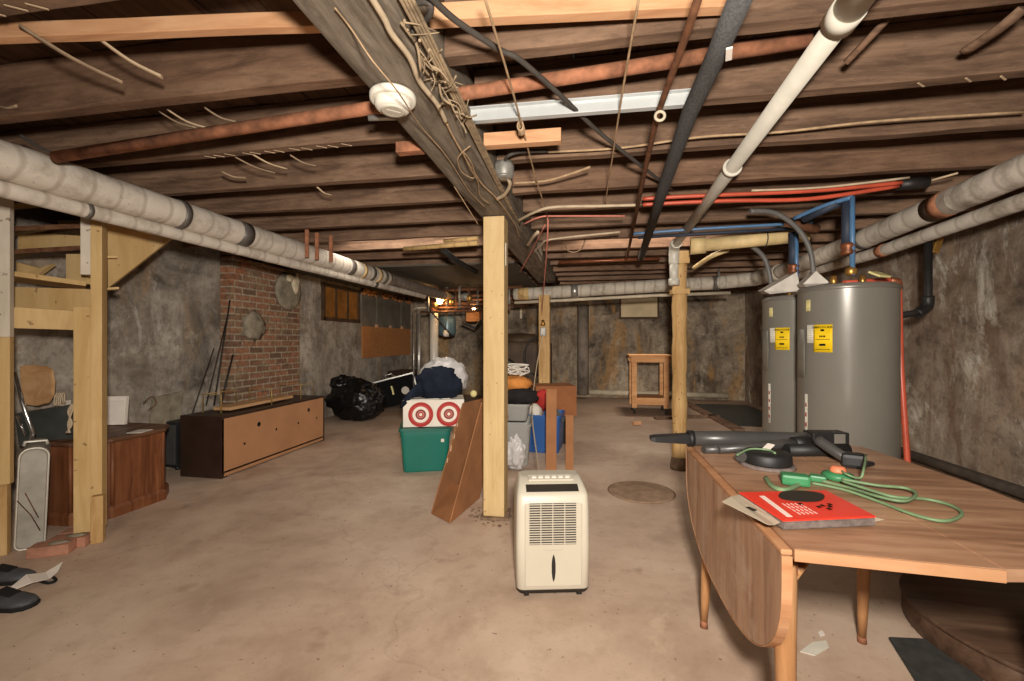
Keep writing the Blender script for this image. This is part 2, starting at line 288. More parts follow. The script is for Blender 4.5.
# ------------------------------------------------------------------ mesh helpers
class MB:
    def __init__(s): s.b = bmesh.new(); s.mi = 0
    def _add(s, t, smooth):
        for f in t.faces: f.smooth = smooth; f.material_index = s.mi
        me = bpy.data.meshes.new('t'); t.to_mesh(me); t.free(); s.b.from_mesh(me); bpy.data.meshes.remove(me); return s
    def box(s, c, d, rot=None, bev=0, cuts=0, jit=0, seed=0, smooth=False):
        t = bmesh.new(); bmesh.ops.create_cube(t, size=1)
        for v in t.verts: v.co = V((v.co.x * d[0], v.co.y * d[1], v.co.z * d[2]))
        if cuts:
            mx = max(d); ed = [e for e in t.edges if abs(e.calc_length() - mx) < 1e-6]
            bmesh.ops.subdivide_edges(t, edges=ed, cuts=cuts)
        if bev: bmesh.ops.bevel(t, geom=list(t.edges) if not cuts else [e for e in t.edges if len(e.link_faces) == 2 and e.calc_face_angle(0) > .5], offset=bev, segments=2, affect='EDGES', profile=.6)
        if jit:
            for v in t.verts:
                q = v.co * 3 + V((seed * 3.1, seed * 1.7, seed)); v.co += V((0, mnoise.noise(q), mnoise.noise(q + V((9, 4, 2))))) * jit
        rm = rot if rot is not None else Matrix.Identity(3)
        if len(rm) == 4: rm = rm.to_3x3()
        for v in t.verts: v.co = rm @ v.co + V(c)
        return s._add(t, smooth)
    def loft(s, rings, cap=True, smooth=False, closed=True, loop=False):
        t = bmesh.new(); vs = [[t.verts.new(V(p)) for p in r] for r in rings]; n = len(vs[0])
        prs = list(zip(vs, vs[1:])) + ([(vs[-1], vs[0])] if loop else [])
        for a, b in prs:
            for i in range(n if closed else n - 1):
                j = (i + 1) % n
                try: t.faces.new((a[i], a[j], b[j], b[i]))
                except ValueError: pass
        s_f = list(t.faces)
        if cap and not loop: t.faces.new(vs[0][::-1]); t.faces.new(vs[-1])
        bmesh.ops.recalc_face_normals(t, faces=t.faces)
        for f in t.faces: f.material_index = s.mi; f.smooth = smooth and len(f.verts) <= 4
        me = bpy.data.meshes.new('t'); t.to_mesh(me); t.free(); s.b.from_mesh(me); bpy.data.meshes.remove(me); return s
    def prism(s, pts, vec, bev=0):
        """polygon pts (3-D, planar) pushed along vec"""
        t = bmesh.new(); vec = V(vec); a = [t.verts.new(V(p)) for p in pts]; b = [t.verts.new(V(p) + vec) for p in pts]; n = len(a)
        t.faces.new(a); t.faces.new(b[::-1])
        for i in range(n): t.faces.new((a[i], b[i], b[(i + 1) % n], a[(i + 1) % n]))
        bmesh.ops.recalc_face_normals(t, faces=t.faces)
        if bev: bmesh.ops.bevel(t, geom=list(t.edges), offset=bev, segments=2, affect='EDGES')
        return s._add(t, False)
    def tube(s, pts, r, n=10, smooth=True, spline=0, flat=None, closed=False):
        pts = [V(p) for p in pts]
        if spline: pts = spl(pts, spline, closed)
        m = len(pts); rs = r if isinstance(r, (list, tuple)) else [r] * m
        if len(rs) != m: rs = [rs[min(len(rs) - 1, int(i * len(rs) / m))] for i in range(m)]
        rings = []; up = None
        for i, p in enumerate(pts):
            if closed: d = (pts[(i + 1) % m] - pts[i - 1]).normalized()
            else:
                a = (p - pts[i - 1]).normalized() if i else None; b = (pts[i + 1] - p).normalized() if i < m - 1 else None
                d = (a + b).normalized() if a and b and (a + b).length > 1e-6 else (a or b)
            if up is None:
                up = V((0, 0, 1)) if abs(d.z) < .9 else V((0, 1, 0))
            sd = d.cross(up)
            if sd.length < 1e-6: sd = d.cross(V((1, 0, 0)))
            sd.normalize(); up = sd.cross(d).normalized()
            k = 1.0
            fx_, fz_ = flat or (1, 1)
            rings.append([p + (sd * math.cos(2 * math.pi * j / n) * fx_ + up * math.sin(2 * math.pi * j / n) * fz_) * rs[i] for j in range(n)])
        return s.loft(rings, True, smooth, True, closed)
    def cyl(s, a, b, r0, r1=None, n=20, smooth=True): return s.tube([a, b], [r0, r0 if r1 is None else r1], n, smooth)
    def lathe(s, prof, c=(0, 0, 0), n=28, smooth=True, axis=None, ph=0):
        c = V(c); q = axis.to_3x3() if axis is not None else Matrix.Identity(3)
        rings = [[c + q @ V((r * math.cos(ph + 2 * math.pi * j / n), r * math.sin(ph + 2 * math.pi * j / n), z)) for j in range(n)] for r, z in prof]
        return s.loft(rings, True, smooth)
    def blob(s, c, r, sub=3, amp=.15, fr=2.5, seed=0, flatz=None, smooth=True, rot=None, fine=.4):
        t = bmesh.new(); bmesh.ops.create_icosphere(t, subdivisions=sub, radius=1)
        for v in t.verts:
            d = v.co.normalized(); q = d * fr + V((seed * 5.3, seed * 2.1, seed * 3.7))
            k = 1 + amp * (mnoise.noise(q) + .6 * mnoise.noise(q * 2.3) + fine * abs(mnoise.noise(q * 5)))
            p = V((d.x * r[0], d.y * r[1], d.z * r[2])) * k
            if flatz is not None: p.z = max(p.z, flatz)
            v.co = V(c) + ((rot @ p) if rot is not None else p)
        return s._add(t, smooth)
    def text(s, body, size, mtx, depth=.0008):
        cu = bpy.data.curves.new('t', 'FONT'); cu.body = body; cu.size = size; cu.align_x = 'CENTER'; cu.align_y = 'CENTER'; cu.extrude = depth
        cu.resolution_u = 2
        o = bpy.data.objects.new('t', cu); C.objects.link(o); dg = bpy.context.evaluated_depsgraph_get()
        me = bpy.data.meshes.new_from_object(o.evaluated_get(dg)); me.transform(mtx)
        t = bmesh.new(); t.from_mesh(me); bpy.data.objects.remove(o); bpy.data.curves.remove(cu); bpy.data.meshes.remove(me)
        return s._add(t, False)
def spl(pts, k, closed=False):
    o = []; n = len(pts)
    for i in range(n if closed else n - 1):
        if closed: p = [pts[(i - 1) % n], pts[i], pts[(i + 1) % n], pts[(i + 2) % n]]
        else: p = [pts[max(0, i - 1)], pts[i], pts[i + 1], pts[min(n - 1, i + 2)]]
        for j in range(k):
            t = j / k
            o.append(.5 * ((2 * p[1]) + (p[2] - p[0]) * t + (2 * p[0] - 5 * p[1] + 4 * p[2] - p[3]) * t * t + (3 * p[1] - p[0] - 3 * p[2] + p[3]) * t ** 3))
    if not closed: o.append(pts[-1])
    return o
def rz(a): return Matrix.Rotation(a, 3, 'Z')
def rx(a): return Matrix.Rotation(a, 3, 'X')
def ry(a): return Matrix.Rotation(a, 3, 'Y')

def obj(name, mb, m, parent=None, label=None, origin=None):
    me = bpy.data.meshes.new(name); mb.b.to_mesh(me); mb.b.free()
    for x in (m if isinstance(m, (list, tuple)) else [m]): me.materials.append(M[x])
    o = bpy.data.objects.new(name, me); C.objects.link(o)
    if origin is not None: me.transform(Matrix.Translation(-V(origin))); o.location = origin
    if parent is not None: o.parent = parent
    if label: o['label'] = label
    return o
def tag(o, label, cat, group=None, kind=None):
    o['label'] = label; o['category'] = cat
    if group: o['group'] = group
    if kind: o['kind'] = kind
    return o
def thing(name, label, cat, loc=(0, 0, 0), rot=0, group=None):
    o = bpy.data.objects.new(name, None); C.objects.link(o); o.location = loc; o.empty_display_size = .1
    o.rotation_euler = rot if isinstance(rot, (tuple, list)) else (0, 0, rot)
    return tag(o, label, cat, group)
def W(t, name, mb, m, label=None, parent=None):
    """a part whose mesh was made in room coordinates"""
    o = obj(name, mb, m, parent or t, label)
    o.data.transform(Matrix.Translation(-t.location)); return o
def solo(name, mb, m, label, cat, group=None, kind=None):
    b = [v.co.copy() for v in mb.b.verts]
    lo = [min(v[i] for v in b) for i in range(3)]; hi = [max(v[i] for v in b) for i in range(3)]
    return tag(obj(name, mb, m, None, None, ((lo[0] + hi[0]) / 2, (lo[1] + hi[1]) / 2, lo[2])), label, cat, group, kind)
def struct(name, mb, m, label, cat, parent=None):
    o = obj(name, mb, m, parent)
    if parent is None: tag(o, label, cat, None, 'structure')
    return o
ORD = 'first second third fourth fifth sixth seventh eighth ninth tenth eleventh twelfth thirteenth fourteenth fifteenth sixteenth seventeenth eighteenth nineteenth twentieth'.split()

# ------------------------------------------------------------------ room shell
XL, XR, YB, YF, ZT = -4.2, 3.2, 9.85, -3.6, 2.45
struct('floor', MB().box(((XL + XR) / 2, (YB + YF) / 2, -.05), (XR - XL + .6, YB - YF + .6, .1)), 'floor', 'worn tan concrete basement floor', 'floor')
struct('wall_left', MB().box((XL - .15, (YB + YF) / 2, ZT / 2), (.3, YB - YF + .6, ZT)), 'wall_l', 'grey parged foundation wall behind the brick chimney', 'wall')
struct('wall_right', MB().box((XR + .15, (YB + YF) / 2, ZT / 2), (.3, YB - YF + .6, ZT)), 'wall_r', 'stained foundation wall beside the water heaters', 'wall')
struct('wall_back', MB().box(((XL + XR) / 2, YB + .15, ZT / 2), (XR - XL, .3, ZT)), 'wall_b', 'mottled foundation wall behind the workbench', 'wall')
struct('wall_front', MB().box(((XL + XR) / 2, YF - .15, ZT / 2), (XR - XL, .3, ZT)), 'wall_b', 'foundation wall behind the camera', 'wall')
mb = MB()
y = YF
i = 0
for k in range(34):                                                  # subfloor boards run along the room, on top of the joists
    x0 = XL + k * (XR - XL) / 34
    mb.box((x0 + .109, (YB + YF) / 2, ZT + .0125 + .003 * (k % 3)), (.214, YB - YF + .6, .025))
struct('ceiling', mb, 'subfloor', 'dark brown subfloor boards above the joists', 'ceiling')

ZJ = 2.23; BX0, BX1, ZB = -.77, -.5, 2.12
for side, y0, n in (('left', .58, 19), ('right', .93, 18)):
    for k in range(n):
        yf = y0 + .49 * k + random.uniform(-.012, .012) if side == 'left' else (1.03, 1.53)[k] if k < 2 else 1.94 + .485 * (k - 2) + random.uniform(-.01, .01)
        if yf > YB - .05: break
        x0, x1 = (XL, BX0 - .002) if side == 'left' else (BX1 + .002, XR)
        zb = ZJ + random.uniform(-.008, .008)
        mb = MB().box(((x0 + x1) / 2, yf - .028, (zb + ZT) / 2), (x1 - x0, .056, ZT - zb - .002), None, .004, 24, .006, k + (40 if side == 'right' else 0))
        solo('floor_joist', mb, random.choice(['joist', 'joist', 'joist_b']), 'rough brown ceiling joist %s of the main beam, %s from the front' % (side, ORD[k]), 'joist', 'ceiling joists %s of the beam' % side)

random.seed(17)
for jn, ticks in (('left of the main beam, second from', [(-1.6 - .085 * k, .03) for k in range(10)]), ('left of the main beam, fourth from', [(-1.2 - .07 * k, .026) for k in range(12)]), ('right of the main beam, third from', [(1.25 + .13 * k, .03) for k in range(9)])):
    jo = [o for o in bpy.data.objects if o.name.startswith('floor_joist') and jn in o['label']][0]
    for x_, l_ in ticks:
        lo = min(v.co.z for v in jo.data.vertices)
        mk = obj('plaster_streak', MB().box((x_ - jo.location.x + random.uniform(-.02, .02), random.uniform(-.006, .006), lo - .0005), (.007, .05, .002), rz(-.9), .0004), 'lath', jo)
# main beam
t = thing('main_beam', 'heavy grey-brown timber beam running down the room on the posts', 'beam', (-.635, 3.2, ZB))
W(t, 'timber', MB().box((-.635, 3.2, (ZB + ZT) / 2 - .01), (BX1 - BX0 - .03, 7.0, ZT - ZB - .03), None, .012, 40, .006, 3), 'beam')
W(t, 'side_plank', MB().box((BX1 - .012, 3.2, ZB + .14), (.022, 7.0, .2), None, .004, 30, .006, 5), 'beam', 'grey plank nailed on the side of the beam')

# posts
def post(c, w, d, z1, m, lab, plate=False, name='support_post', jit=.004, n=26):
    t = thing(name, lab, 'post', (c[0], c[1], 0))
    obj('shaft', MB().box((0, 0, z1 / 2 + .01), (w, d, z1 - .02), None, .008, n, 0), m, t)
    return t
p1 = post((-.655, 3.08), .15, .15, ZB, 'paint_post', 'cream painted square post under the main beam, behind the dehumidifier')
mb = MB()
for k in range(46):
    a = random.uniform(0, 6.28); r = random.uniform(.09, .2); s = random.uniform(.005, .016)
    mb.blob((r * math.cos(a), r * math.sin(a), s * .3), (s, s, s * .6), 1, .3, 2, k)
    if k == 0: mb.box((0, 0, .01), (.2, .2, .02), rz(.1), .006)
obj('footing', mb, 'grit', p1, 'crumbled concrete around the foot of the post')
for z, x in ((1.93, -.02), (1.6, .03), (1.2, -.03), (.9, .02)):
    pass
pw = MB().box((.0765, -.01, 1.86), (.004, .03, .16)); obj('paper_strip', pw, 'label', p1, 'white strip on the side of the post')
# log post on the right
t = thing('log_post', 'peeled yellow log post below the white drain pipe', 'post', (.87, 4.5, 0))
prof = []
for k in range(30):
    z = .02 + k * (2.0 - .02) / 29; prof.append((.069 + .004 * math.sin(k * .9) + .002 * math.sin(k * 2.3), z))
obj('shaft', MB().lathe(prof, (0, 0, 0), 16), 'log', t)
obj('base_block', MB().lathe([(.085, 0), (.088, .03), (.074, .12)], (0, 0, 0), 16), 'grit', t, 'dirty concrete collar at the foot')
obj('top_block', MB().box((0, 0, 2.05), (.16, .15, .12), None, .006), 'log', t)
obj('collar_block', MB().box((0, -.005, 1.72), (.16, .16, .05), None, .006), 'log', t)
t = thing('rear_post', 'bare square wooden post with an outlet, beyond the blue tote', 'post', (-.6, 6.05, 0))
obj('shaft', MB().box((0, 0, .94), (.15, .14, 1.86), None, .006, 14), 'log', t)
ob = obj('outlet_box', MB().box((-.01, -.09, 1.37), (.08, .05, .12), None, .008), 'jbox', t)
obj('lamp_holder', MB().lathe([(.03, 0), (.032, .03), (.022, .05), (.02, .08)], (-.01, -.11, 1.45), 14), 'brass', ob)
solo('power_cord', MB().tube([(-.61, 5.93, 1.33), (-.66, 5.6, .9), (-.6, 4.7, .5), (-.42, 3.6, .3), (-.3, 2.85, .28), (-.24, 2.5, .3)], .006, 8, True, 6), 'wire_white', 'white power cord running from the outlet post down to the dehumidifier', 'cord')

# ------------------------------------------------------------------ things along the beam
# smoke detector
sd = fz(393, 101, ZB - .02); t = thing('smoke_detector', 'round white smoke detector under the main beam', 'smoke detector', (sd.x, sd.y, ZB))
obj('base', MB().lathe([(.079, 0), (.081, -.006), (.079, -.022), (.073, -.024)], (0, 0, 0), 36), 'detector', t)
obj('cover', MB().lathe([(.062, -.02), (.064, -.03), (.061, -.046), (.05, -.054), (.01, -.056)], (0, 0, 0), 36), 'detector', t)
obj('grille', MB().lathe([(.042, -.053), (.043, -.058), (.036, -.059)], (0, 0, 0), 24).box((.0, .0, -.058), (.05, .02, .005), rz(.7), .002), 'detector2', t, 'pale grey sounder grille')
solo('conduit_stub', MB().tube([fz(368, 118, 2.13), fz(402, 117, 2.15)], .012, 8), 'silver', 'short dark metal stub beside the smoke detector', 'pipe')
def cable(name, pts, r, m, label, cat='cable', n=7, k=5, group=None): return solo(name, MB().tube(pts, r, n, True, k), m, label, cat, group)
zb = ZB - .008
cable('string', [fz(335, 8, zb), fz(352, 30, zb - .004), fz(372, 60, zb - .06), fz(398, 92, zb - .085), fz(420, 125, zb - .02), fz(447, 157, zb), fz(470, 192, zb), fz(486, 208, zb)], .0024, 'wire_tan', 'thin pinkish string hanging across the smoke detector along the beam', 'string')
cable('jacketed_cable', [fz(368, -8, zb), fz(384, 18, zb), fz(392, 34, zb - .004), fz(410, 58, zb), fz(420, 82, zb), fz(437, 104, zb), fz(446, 122, zb)], .009, 'wire_white', 'thick cream cable stapled under the beam edge')
cable('lamp_wire', [fz(446, 122, zb), fz(455, 140, zb), fz(470, 165, zb - .005), fz(482, 184, zb), fz(498, 200, zb), fz(514, 223, zb), fz(520, 238, zb)], .005, 'wire_tan', 'tan wire continuing under the beam towards the square post', 'wire')
cable('bell_wire', [fz(470, 146, zb - .01), fz(458, 158, zb - .03), fz(462, 172, zb - .03), fz(474, 178, zb - .03), fz(472, 164, zb - .025), fz(463, 152, zb - .02), fz(470, 168, zb - .03), fz(478, 182, zb - .02), fz(480, 196, zb - .02), fz(490, 204, zb - .01)], .0028, 'wire_tan', 'loosely coiled thin wire dangling below the beam beside the junction box', 'wire')
cable('loose_wire', [fz(454, 186, zb + .02), fz(466, 205, zb - .04), fz(474, 218, zb - .08), fz(478, 224, zb - .1)], .003, 'wire_tan', 'short loose wire hanging left of the beam near the square post top', 'wire')
# frayed jacket tufts on the beam's right edge
mb = MB(); random.seed(3)
for k in range(46):
    f_ = random.random(); c = fz(404 + 60 * f_, 22 + 104 * f_, ZB - .004)
    d = V((random.uniform(-.03, .06), random.uniform(-.09, .09), random.uniform(-.05, .03)))
    e = V((random.uniform(-.03, .05), random.uniform(-.09, .09), random.uniform(-.05, .03)))
    mb.tube([c, c + d * .6, c + d + e * .5], random.uniform(.002, .0045), 5, True, 3)
solo('frayed_insulation', mb, 'fray', 'frayed brown cable insulation trailing along the right edge of the beam', 'insulation', None, 'stuff')
mb = MB()
for k in range(4): mb.tube([fz(398 + 4 * k, -6, ZB + .02), fz(432 + 3 * k, 58, ZB + .012), fz(470 + 2 * k, 130, ZB + .01), fz(500 + k, 190, ZB), fz(520, 225, ZB)], .006, 6, True, 6)
solo('cable_bundle', mb, 'fray', 'bundle of old brown cloth cables along the right edge of the beam', 'cable')
# junction box and its cables
jb = fz(504, 172, 2.16); t = thing('junction_box', 'small galvanised junction box hanging beside the beam', 'junction box', jb)
obj('body', MB().lathe([(.048, .05), (.055, .03), (.055, -.02), (.05, -.028)], (0, 0, 0), 8), 'jbox', t)
obj('cover', MB().lathe([(.052, -.026), (.05, -.034), (.02, -.036)], (0, 0, 0), 8), 'jbox', t)
cable('black_cable', [jb + V((0, 0, .05)), fz(508, 156, 2.2), fz(520, 152, 2.22), fz(548, 151, 2.235)], .009, 'wire_black', 'black cable looping from the junction box up to a joist')
cable('cream_cable', [jb + V((.01, 0, -.02)), fz(510, 184, 2.12), fz(505, 194, 2.11), fz(497, 199, 2.115)], .011, 'wire_white', 'short cream cable curling from the junction box back to the beam')
# boards, strips
solo('nailer_board', MB().box((-1.85, 1.17, 2.28), (2.2, .035, .05), rz(.125), .003, 14, .003, 2), 'pine', 'long new pine strip fixed between joists left of the beam', 'board')
solo('nailer_board', MB().box((-.04, 1.375, 2.275), (.92, .04, .055), rz(.105), .003, 14, .002, 5), 'pine', 'short new pine strip between joists right of the beam', 'board')
solo('wood_block', MB().box((-.305, 2.03, 2.19), (.36, .05, .06), rz(.02), .003), 'pine', 'short pine block below the white metal channel', 'block')
solo('wood_block', MB().box((-.84, 1.99, 2.17), (.13, .05, .05), None, .003), 'rust', 'reddish wood block left of the beam near the smoke detector', 'block')
t = thing('metal_channel', 'shiny white metal channel fixed across under the joists', 'channel', (-.03, 1.84, 2.2))
obj('web', MB().box((0, 0, .01), (.94, .006, .06), rz(.02), .001), 'whitemetal', t)
obj('flange', MB().box((0, -.014, -.02), (.94, .03, .005), rz(.02), .001), 'whitemetal', t)
obj('lip', MB().box((0, -.012, .04), (.94, .024, .004), rz(.02), .001), 'whitemetal', t)
# rusty gas pipe across
t = thing('rusty_pipe', 'rusty orange iron pipe crossing the whole ceiling below the joists', 'pipe', (-.9, 1.67, 2.2))
W(t, 'run', MB().cyl((-2.47, 1.67, 2.113), (.75, 1.67, 2.287), .026, .026, 16), 'rust')
W(t, 'coupling', MB().cyl((-.86, 1.67, 2.2), (-.79, 1.67, 2.204), .035, .035, 16), 'rust')
cable('branch_wire', [fy(60, 155, 1.68), fy(44, 150, 1.66), fy(20, 135, 1.64)], .008, 'wire_black', 'thin dark wire bending off the left end of the rusty pipe', 'wire')

# long black cable, strings and rods under the right-hand joists
cable('black_cable', [fz(428, -6, 2.16), fz(455, 20, 2.17), fz(500, 50, 2.19), fz(520, 60, 2.19), fz(560, 95, 2.2), fz(600, 133, 2.2), fz(640, 165, 2.2), fz(672, 190, 2.2)], .0095, 'wire_black', 'dusty black cable sagging diagonally under the joists right of the beam')
cable('black_cable', [fz(405, 6, 2.2), fz(428, 2, 2.17), fz(430, 14, 2.16), fz(420, 26, 2.17), fz(411, 32, 2.15)], .009, 'wire_black', 'short bent black cable beside the pine strip at the beam')
cable('string', [fz(483, -8, 2.15), fz(507, 72, 2.16), fz(521, 122, 2.17), fz(535, 175, 2.17), fz(547, 214, 2.16)], .004, 'wire_tan', 'tan string strung under the joists from the front to the pink cord', 'string')
mb = MB(); c = fz(521, 128, 2.16)
for k in range(5): mb.tube([c + V((.012 * math.cos(a), .01 * k - .02, .02 * math.sin(a))) for a in [j * .63 for j in range(10)]], .004, 5, True, 2, None, True)
solo('string_knot', mb, 'wire_tan', 'knot of tan string wound round the pine block', 'string')
cable('string', [fz(640, -8, 2.15), fz(622, 95, 2.16), fz(612, 160, 2.17), fz(605, 205, 2.17)], .004, 'wire_tan', 'tan string strung under the joists left of the thin rusty pipe', 'string')
pk = fz(547, 214, 2.16)
cable('pink_cable', [pk, pk + V((0, .02, -.2)), V((-.615, 5.85, 1.62)), V((-.615, 5.92, 1.45))], .005, 'wire_pink', 'pink cord dropping from the joists to the outlet on the rear post', 'cord')
t = thing('thin_rusty_pipe', 'thin rusty pipe under the joists left of the grey foam tube', 'pipe', (.27, 2.5, 2.12))
W(t, 'run', MB().tube([fz(704, -20, 2.14), fz(690, 24, 2.14), fz(657, 116, 2.13), fz(643, 180, 2.12), fz(627, 258, 2.08)], .012, 10), 'rustdk')
rc = fz(660, 116, 2.1)
W(t, 'hanger_ring', MB().tube([rc + V((.017 * math.cos(a), 0, .017 * math.sin(a))) for a in [j * .524 for j in range(12)]], .006, 6, True, 2, None, True), 'pvcdirty', 'pale ring hanger')
t = thing('foam_covered_pipe', 'pipe in a grey foam sleeve running away under the joists', 'pipe', (.38, 2.5, 2.12))
W(t, 'sleeve', MB().tube([fz(748, -20, 2.13), fz(716, 56, 2.13), fz(690, 112, 2.12), fz(664, 186, 2.1), fz(641, 258, 2.07)], .031, 14), 'foam')
c = fz(729, 54, 2.085); W(t, 'torn_tape', MB().box(c, (.018, .06, .006), rz(-.25), .002), 'paper', 'white torn tape')

# white PVC drain
t = thing('white_drain_pipe', 'white plastic drain pipe running from the front to the log post', 'pipe', (.76, 2.5, 2.15))
a, b = V((.71, .9, 2.19)), V((.785, 4.28, 2.13))
W(t, 'run', MB().cyl(a, a.lerp(b, .15), .043, .043, 24).cyl(a.lerp(b, .15), b, .035, .035, 24), 'pvc')
for k, (f_, l_, r_) in enumerate(((.15, .03, .047), (.47, .012, .047), (.09, .01, .045))):
    p = a.lerp(b, f_); d = (b - a).normalized(); W(t, 'coupling', MB().cyl(p - d * l_, p + d * l_, r_, r_, 24), 'pvc')
W(t, 'elbow', MB().tube([b - V((0, .1, -.003)), b, b + V((.004, .05, -.03)), b + V((.006, .07, -.09)), b + V((.006, .07, -.16))], .047, 20, True, 3), 'pvc')
W(t, 'drop', MB().cyl(b + V((.006, .07, -.14)), b + V((.006, .07, -.33)), .04, .04, 20).cyl(b + V((.006, .07, -.3)), b + V((.006, .07, -.36)), .05, .05, 20), 'pvc')
solo('pipe_mark', MB().box((.70, 1.22, 2.1385), (.006, .03, .003)).box((.712, 1.22, 2.1385), (.006, .03, .003)), 'ink', 'faint printed mark near the front end of the white drain pipe', 'mark')
# cream drain behind
t = thing('cream_drain_pipe', 'cream plastic waste pipe crossing between the log post and the water heaters', 'pipe', (1.3, 3.95, 2.06))
W(t, 'run', MB().cyl((.9, 3.98, 2.06), (1.72, 3.85, 2.09), .055, .055, 20), 'cream_pipe')
W(t, 'hub', MB().cyl((.86, 3.99, 2.06), (.98, 3.97, 2.063), .072, .072, 20), 'cream_pipe')
W(t, 'strap', MB().tube([V((1.42, 3.9, 2.08)) + V((0, .062 * math.cos(a), .062 * math.sin(a))) for a in [j * .524 for j in range(12)]], .005, 6, True, 1, None, True), 'wire_black')
cable('cream_branch_pipe', [fz(694, 268, 2.0), fz(712, 256, 2.03), fz(728, 250, 2.08)], .022, 'cream_pipe', 'short slanting cream branch pipe beside the log post', 'pipe', 10)

# ------------------------------------------------------------------ steam mains
def lagged(name, label, pts, r, m, bands, spline=0, grp=None):
    t = thing(name, label, 'pipe', pts[0], 0, grp)
    P = spl([V(p) for p in pts], spline) if spline else [V(p) for p in pts]
    # subdivided, slightly lumpy lagging
    Q = []
    for a_, b_ in zip(P, P[1:]):
        n = max(2, int((b_ - a_).length / .05)); Q += [a_.lerp(b_, i / n) for i in range(n)]
    Q.append(P[-1])
    rr = [r * (1 + .035 * mnoise.noise(q * 6)) for q in Q]
    W(t, 'lagging', MB().tube(Q, rr, 20), m)
    L = len(Q)
    for f_, w_, k_, mm in bands:
        i = min(L - 2, int(f_ * (L - 1))); c = Q[i]; d = (Q[i + 1] - Q[i]).normalized()
        W(t, 'band', MB().cyl(c - d * w_, c + d * w_, r * k_, r * k_, 20), mm, 'dark tape band' if mm == 'tape' else None)
    return t
lagged('steam_main', 'thick white lagged steam pipe along the left side', [(-2.7, .9, 2.09), (-2.66, 1.6, 2.08), (-2.6, 3.6, 2.06), (-2.56, 5.3, 2.045)], .09, 'wrapY',
       [(.36, .022, 1.05, 'tape'), (.475, .05, 1.04, 'tape'), (.8, .04, 1.03, 'tape'), (.86, .03, 1.03, 'wraptan'), (.9, .03, 1.03, 'tape'), (.94, .03, 1.03, 'wraptan'), (.975, .03, 1.03, 'tape')])
lagged('steam_main', 'dark end of the left steam pipe near the boiler', [(-2.56, 5.3, 2.045), (-2.55, 6.3, 2.04), (-2.5, 7.4, 2.03), (-2.42, 7.6, 2.0)], .08, 'wrapdark', [(.93, .08, 1.12, 'wraptan')])
lagged('return_pipe', 'thinner white lagged pipe just below the left steam pipe', [(-2.72, .9, 1.965), (-2.69, 1.6, 1.955), (-2.62, 3.6, 1.94), (-2.57, 5.3, 1.94), (-2.56, 6.6, 1.95)], .04, 'wrapY', [(.19, .012, 1.08, 'tape'), (.72, .03, 1.1, 'tape')])
lagged('steam_main', 'thick white lagged steam pipe above the right wall', [(2.16, 1.6, 2.15), (2.2, 2.7, 2.125), (2.23, 4.2, 2.08), (2.2, 5.6, 2.05)], .08, 'wrapY',
       [(.40, .11, 1.02, 'wrapdark'), (.405, .045, 1.05, 'rust'), (.62, .03, 1.03, 'tape')])
lagged('return_pipe', 'thinner white lagged pipe beside the right steam pipe', [(2.38, 1.6, 2.06), (2.38, 2.7, 2.03), (2.39, 4.2, 1.99), (2.36, 5.8, 2.0)], .048, 'wrapY', [(.28, .06, 1.05, 'rust'), (.6, .04, 1.06, 'rust')])
lagged('steam_main', 'lagged steam pipe crossing the room in front of the back wall', [(2.2, 5.6, 2.05), (2.1, 6.1, 2.04), (1.7, 6.35, 2.03), (.9, 6.4, 2.01), (-.4, 6.45, 1.96), (-1.1, 6.5, 1.94)], .09, 'wrapX',
       [(.26, .05, 1.08, 'tape'), (.76, .05, 1.1, 'silver'), (.97, .08, 1.02, 'wraptan')])
solo('return_pipe', MB().tube([(1.9, 6.42, 1.9), (.9, 6.46, 1.885), (-.4, 6.5, 1.84), (-1.1, 6.55, 1.82)], .024, 10), 'pvcdirty', 'thin white pipe just below the crossing steam pipe', 'pipe')
solo('pipe_hanger', MB().tube([(1.72, 6.3, 2.2), (1.72, 6.24, 2.04), (1.72, 6.3, 1.93), (1.72, 6.36, 2.04), (1.72, 6.3, 2.2)], .01, 6), 'jbox', 'metal strap hanger on the crossing steam pipe near the heaters', 'hanger')

# red and blue water tubes
for k, (dz, dy, zz) in enumerate(((.005, 0, .0), (-.025, .03, -.01), (.02, .05, .004))):
    cable('red_water_tube', [(.36, 3.04 + dy, 2.19 + dz), (.6, 3.02 + dy, 2.185 + dz), (.9, 3.0 + dy, 2.175 + dz), (1.35, 2.98 + dy, 2.165 + dz + zz), (1.83, 2.97 + dy, 2.185 + dz * .3)], .013, 'pexred',
          ['red plastic water tube, the middle one of the red bundle above the heaters', 'red plastic water tube, lowest of the red bundle above the heaters', 'red plastic water tube, topmost of the red bundle above the heaters'][k], 'tube', 8, 6, 'red water tubes above the heaters')
cable('white_cable', [(1.0, 2.96, 2.185), (1.4, 2.95, 2.178), (1.85, 2.94, 2.205)], .007, 'wire_white', 'white cable lying along the red water tubes')
solo('pipe_elbow', MB().cyl((1.83, 3.0, 2.185), (1.98, 3.0, 2.19), .035, .035, 12), 'blackiron', 'dark fitting at the right end of the red tubes', 'fitting')
cable('blue_water_tube', [(.35, 3.75, 2.13), (.85, 3.65, 2.125), (1.3, 3.6, 2.12), (1.62, 3.57, 2.12)], .012, 'pexblue', 'blue plastic water tube running across to the heaters', 'tube', 8)
solo('foam_sleeve', MB().cyl((.4, 3.76, 2.1), (1.6, 3.6, 2.09), .012, .012, 10), 'navyfoam', 'dark foam sleeve just under the long blue tube', 'pipe')

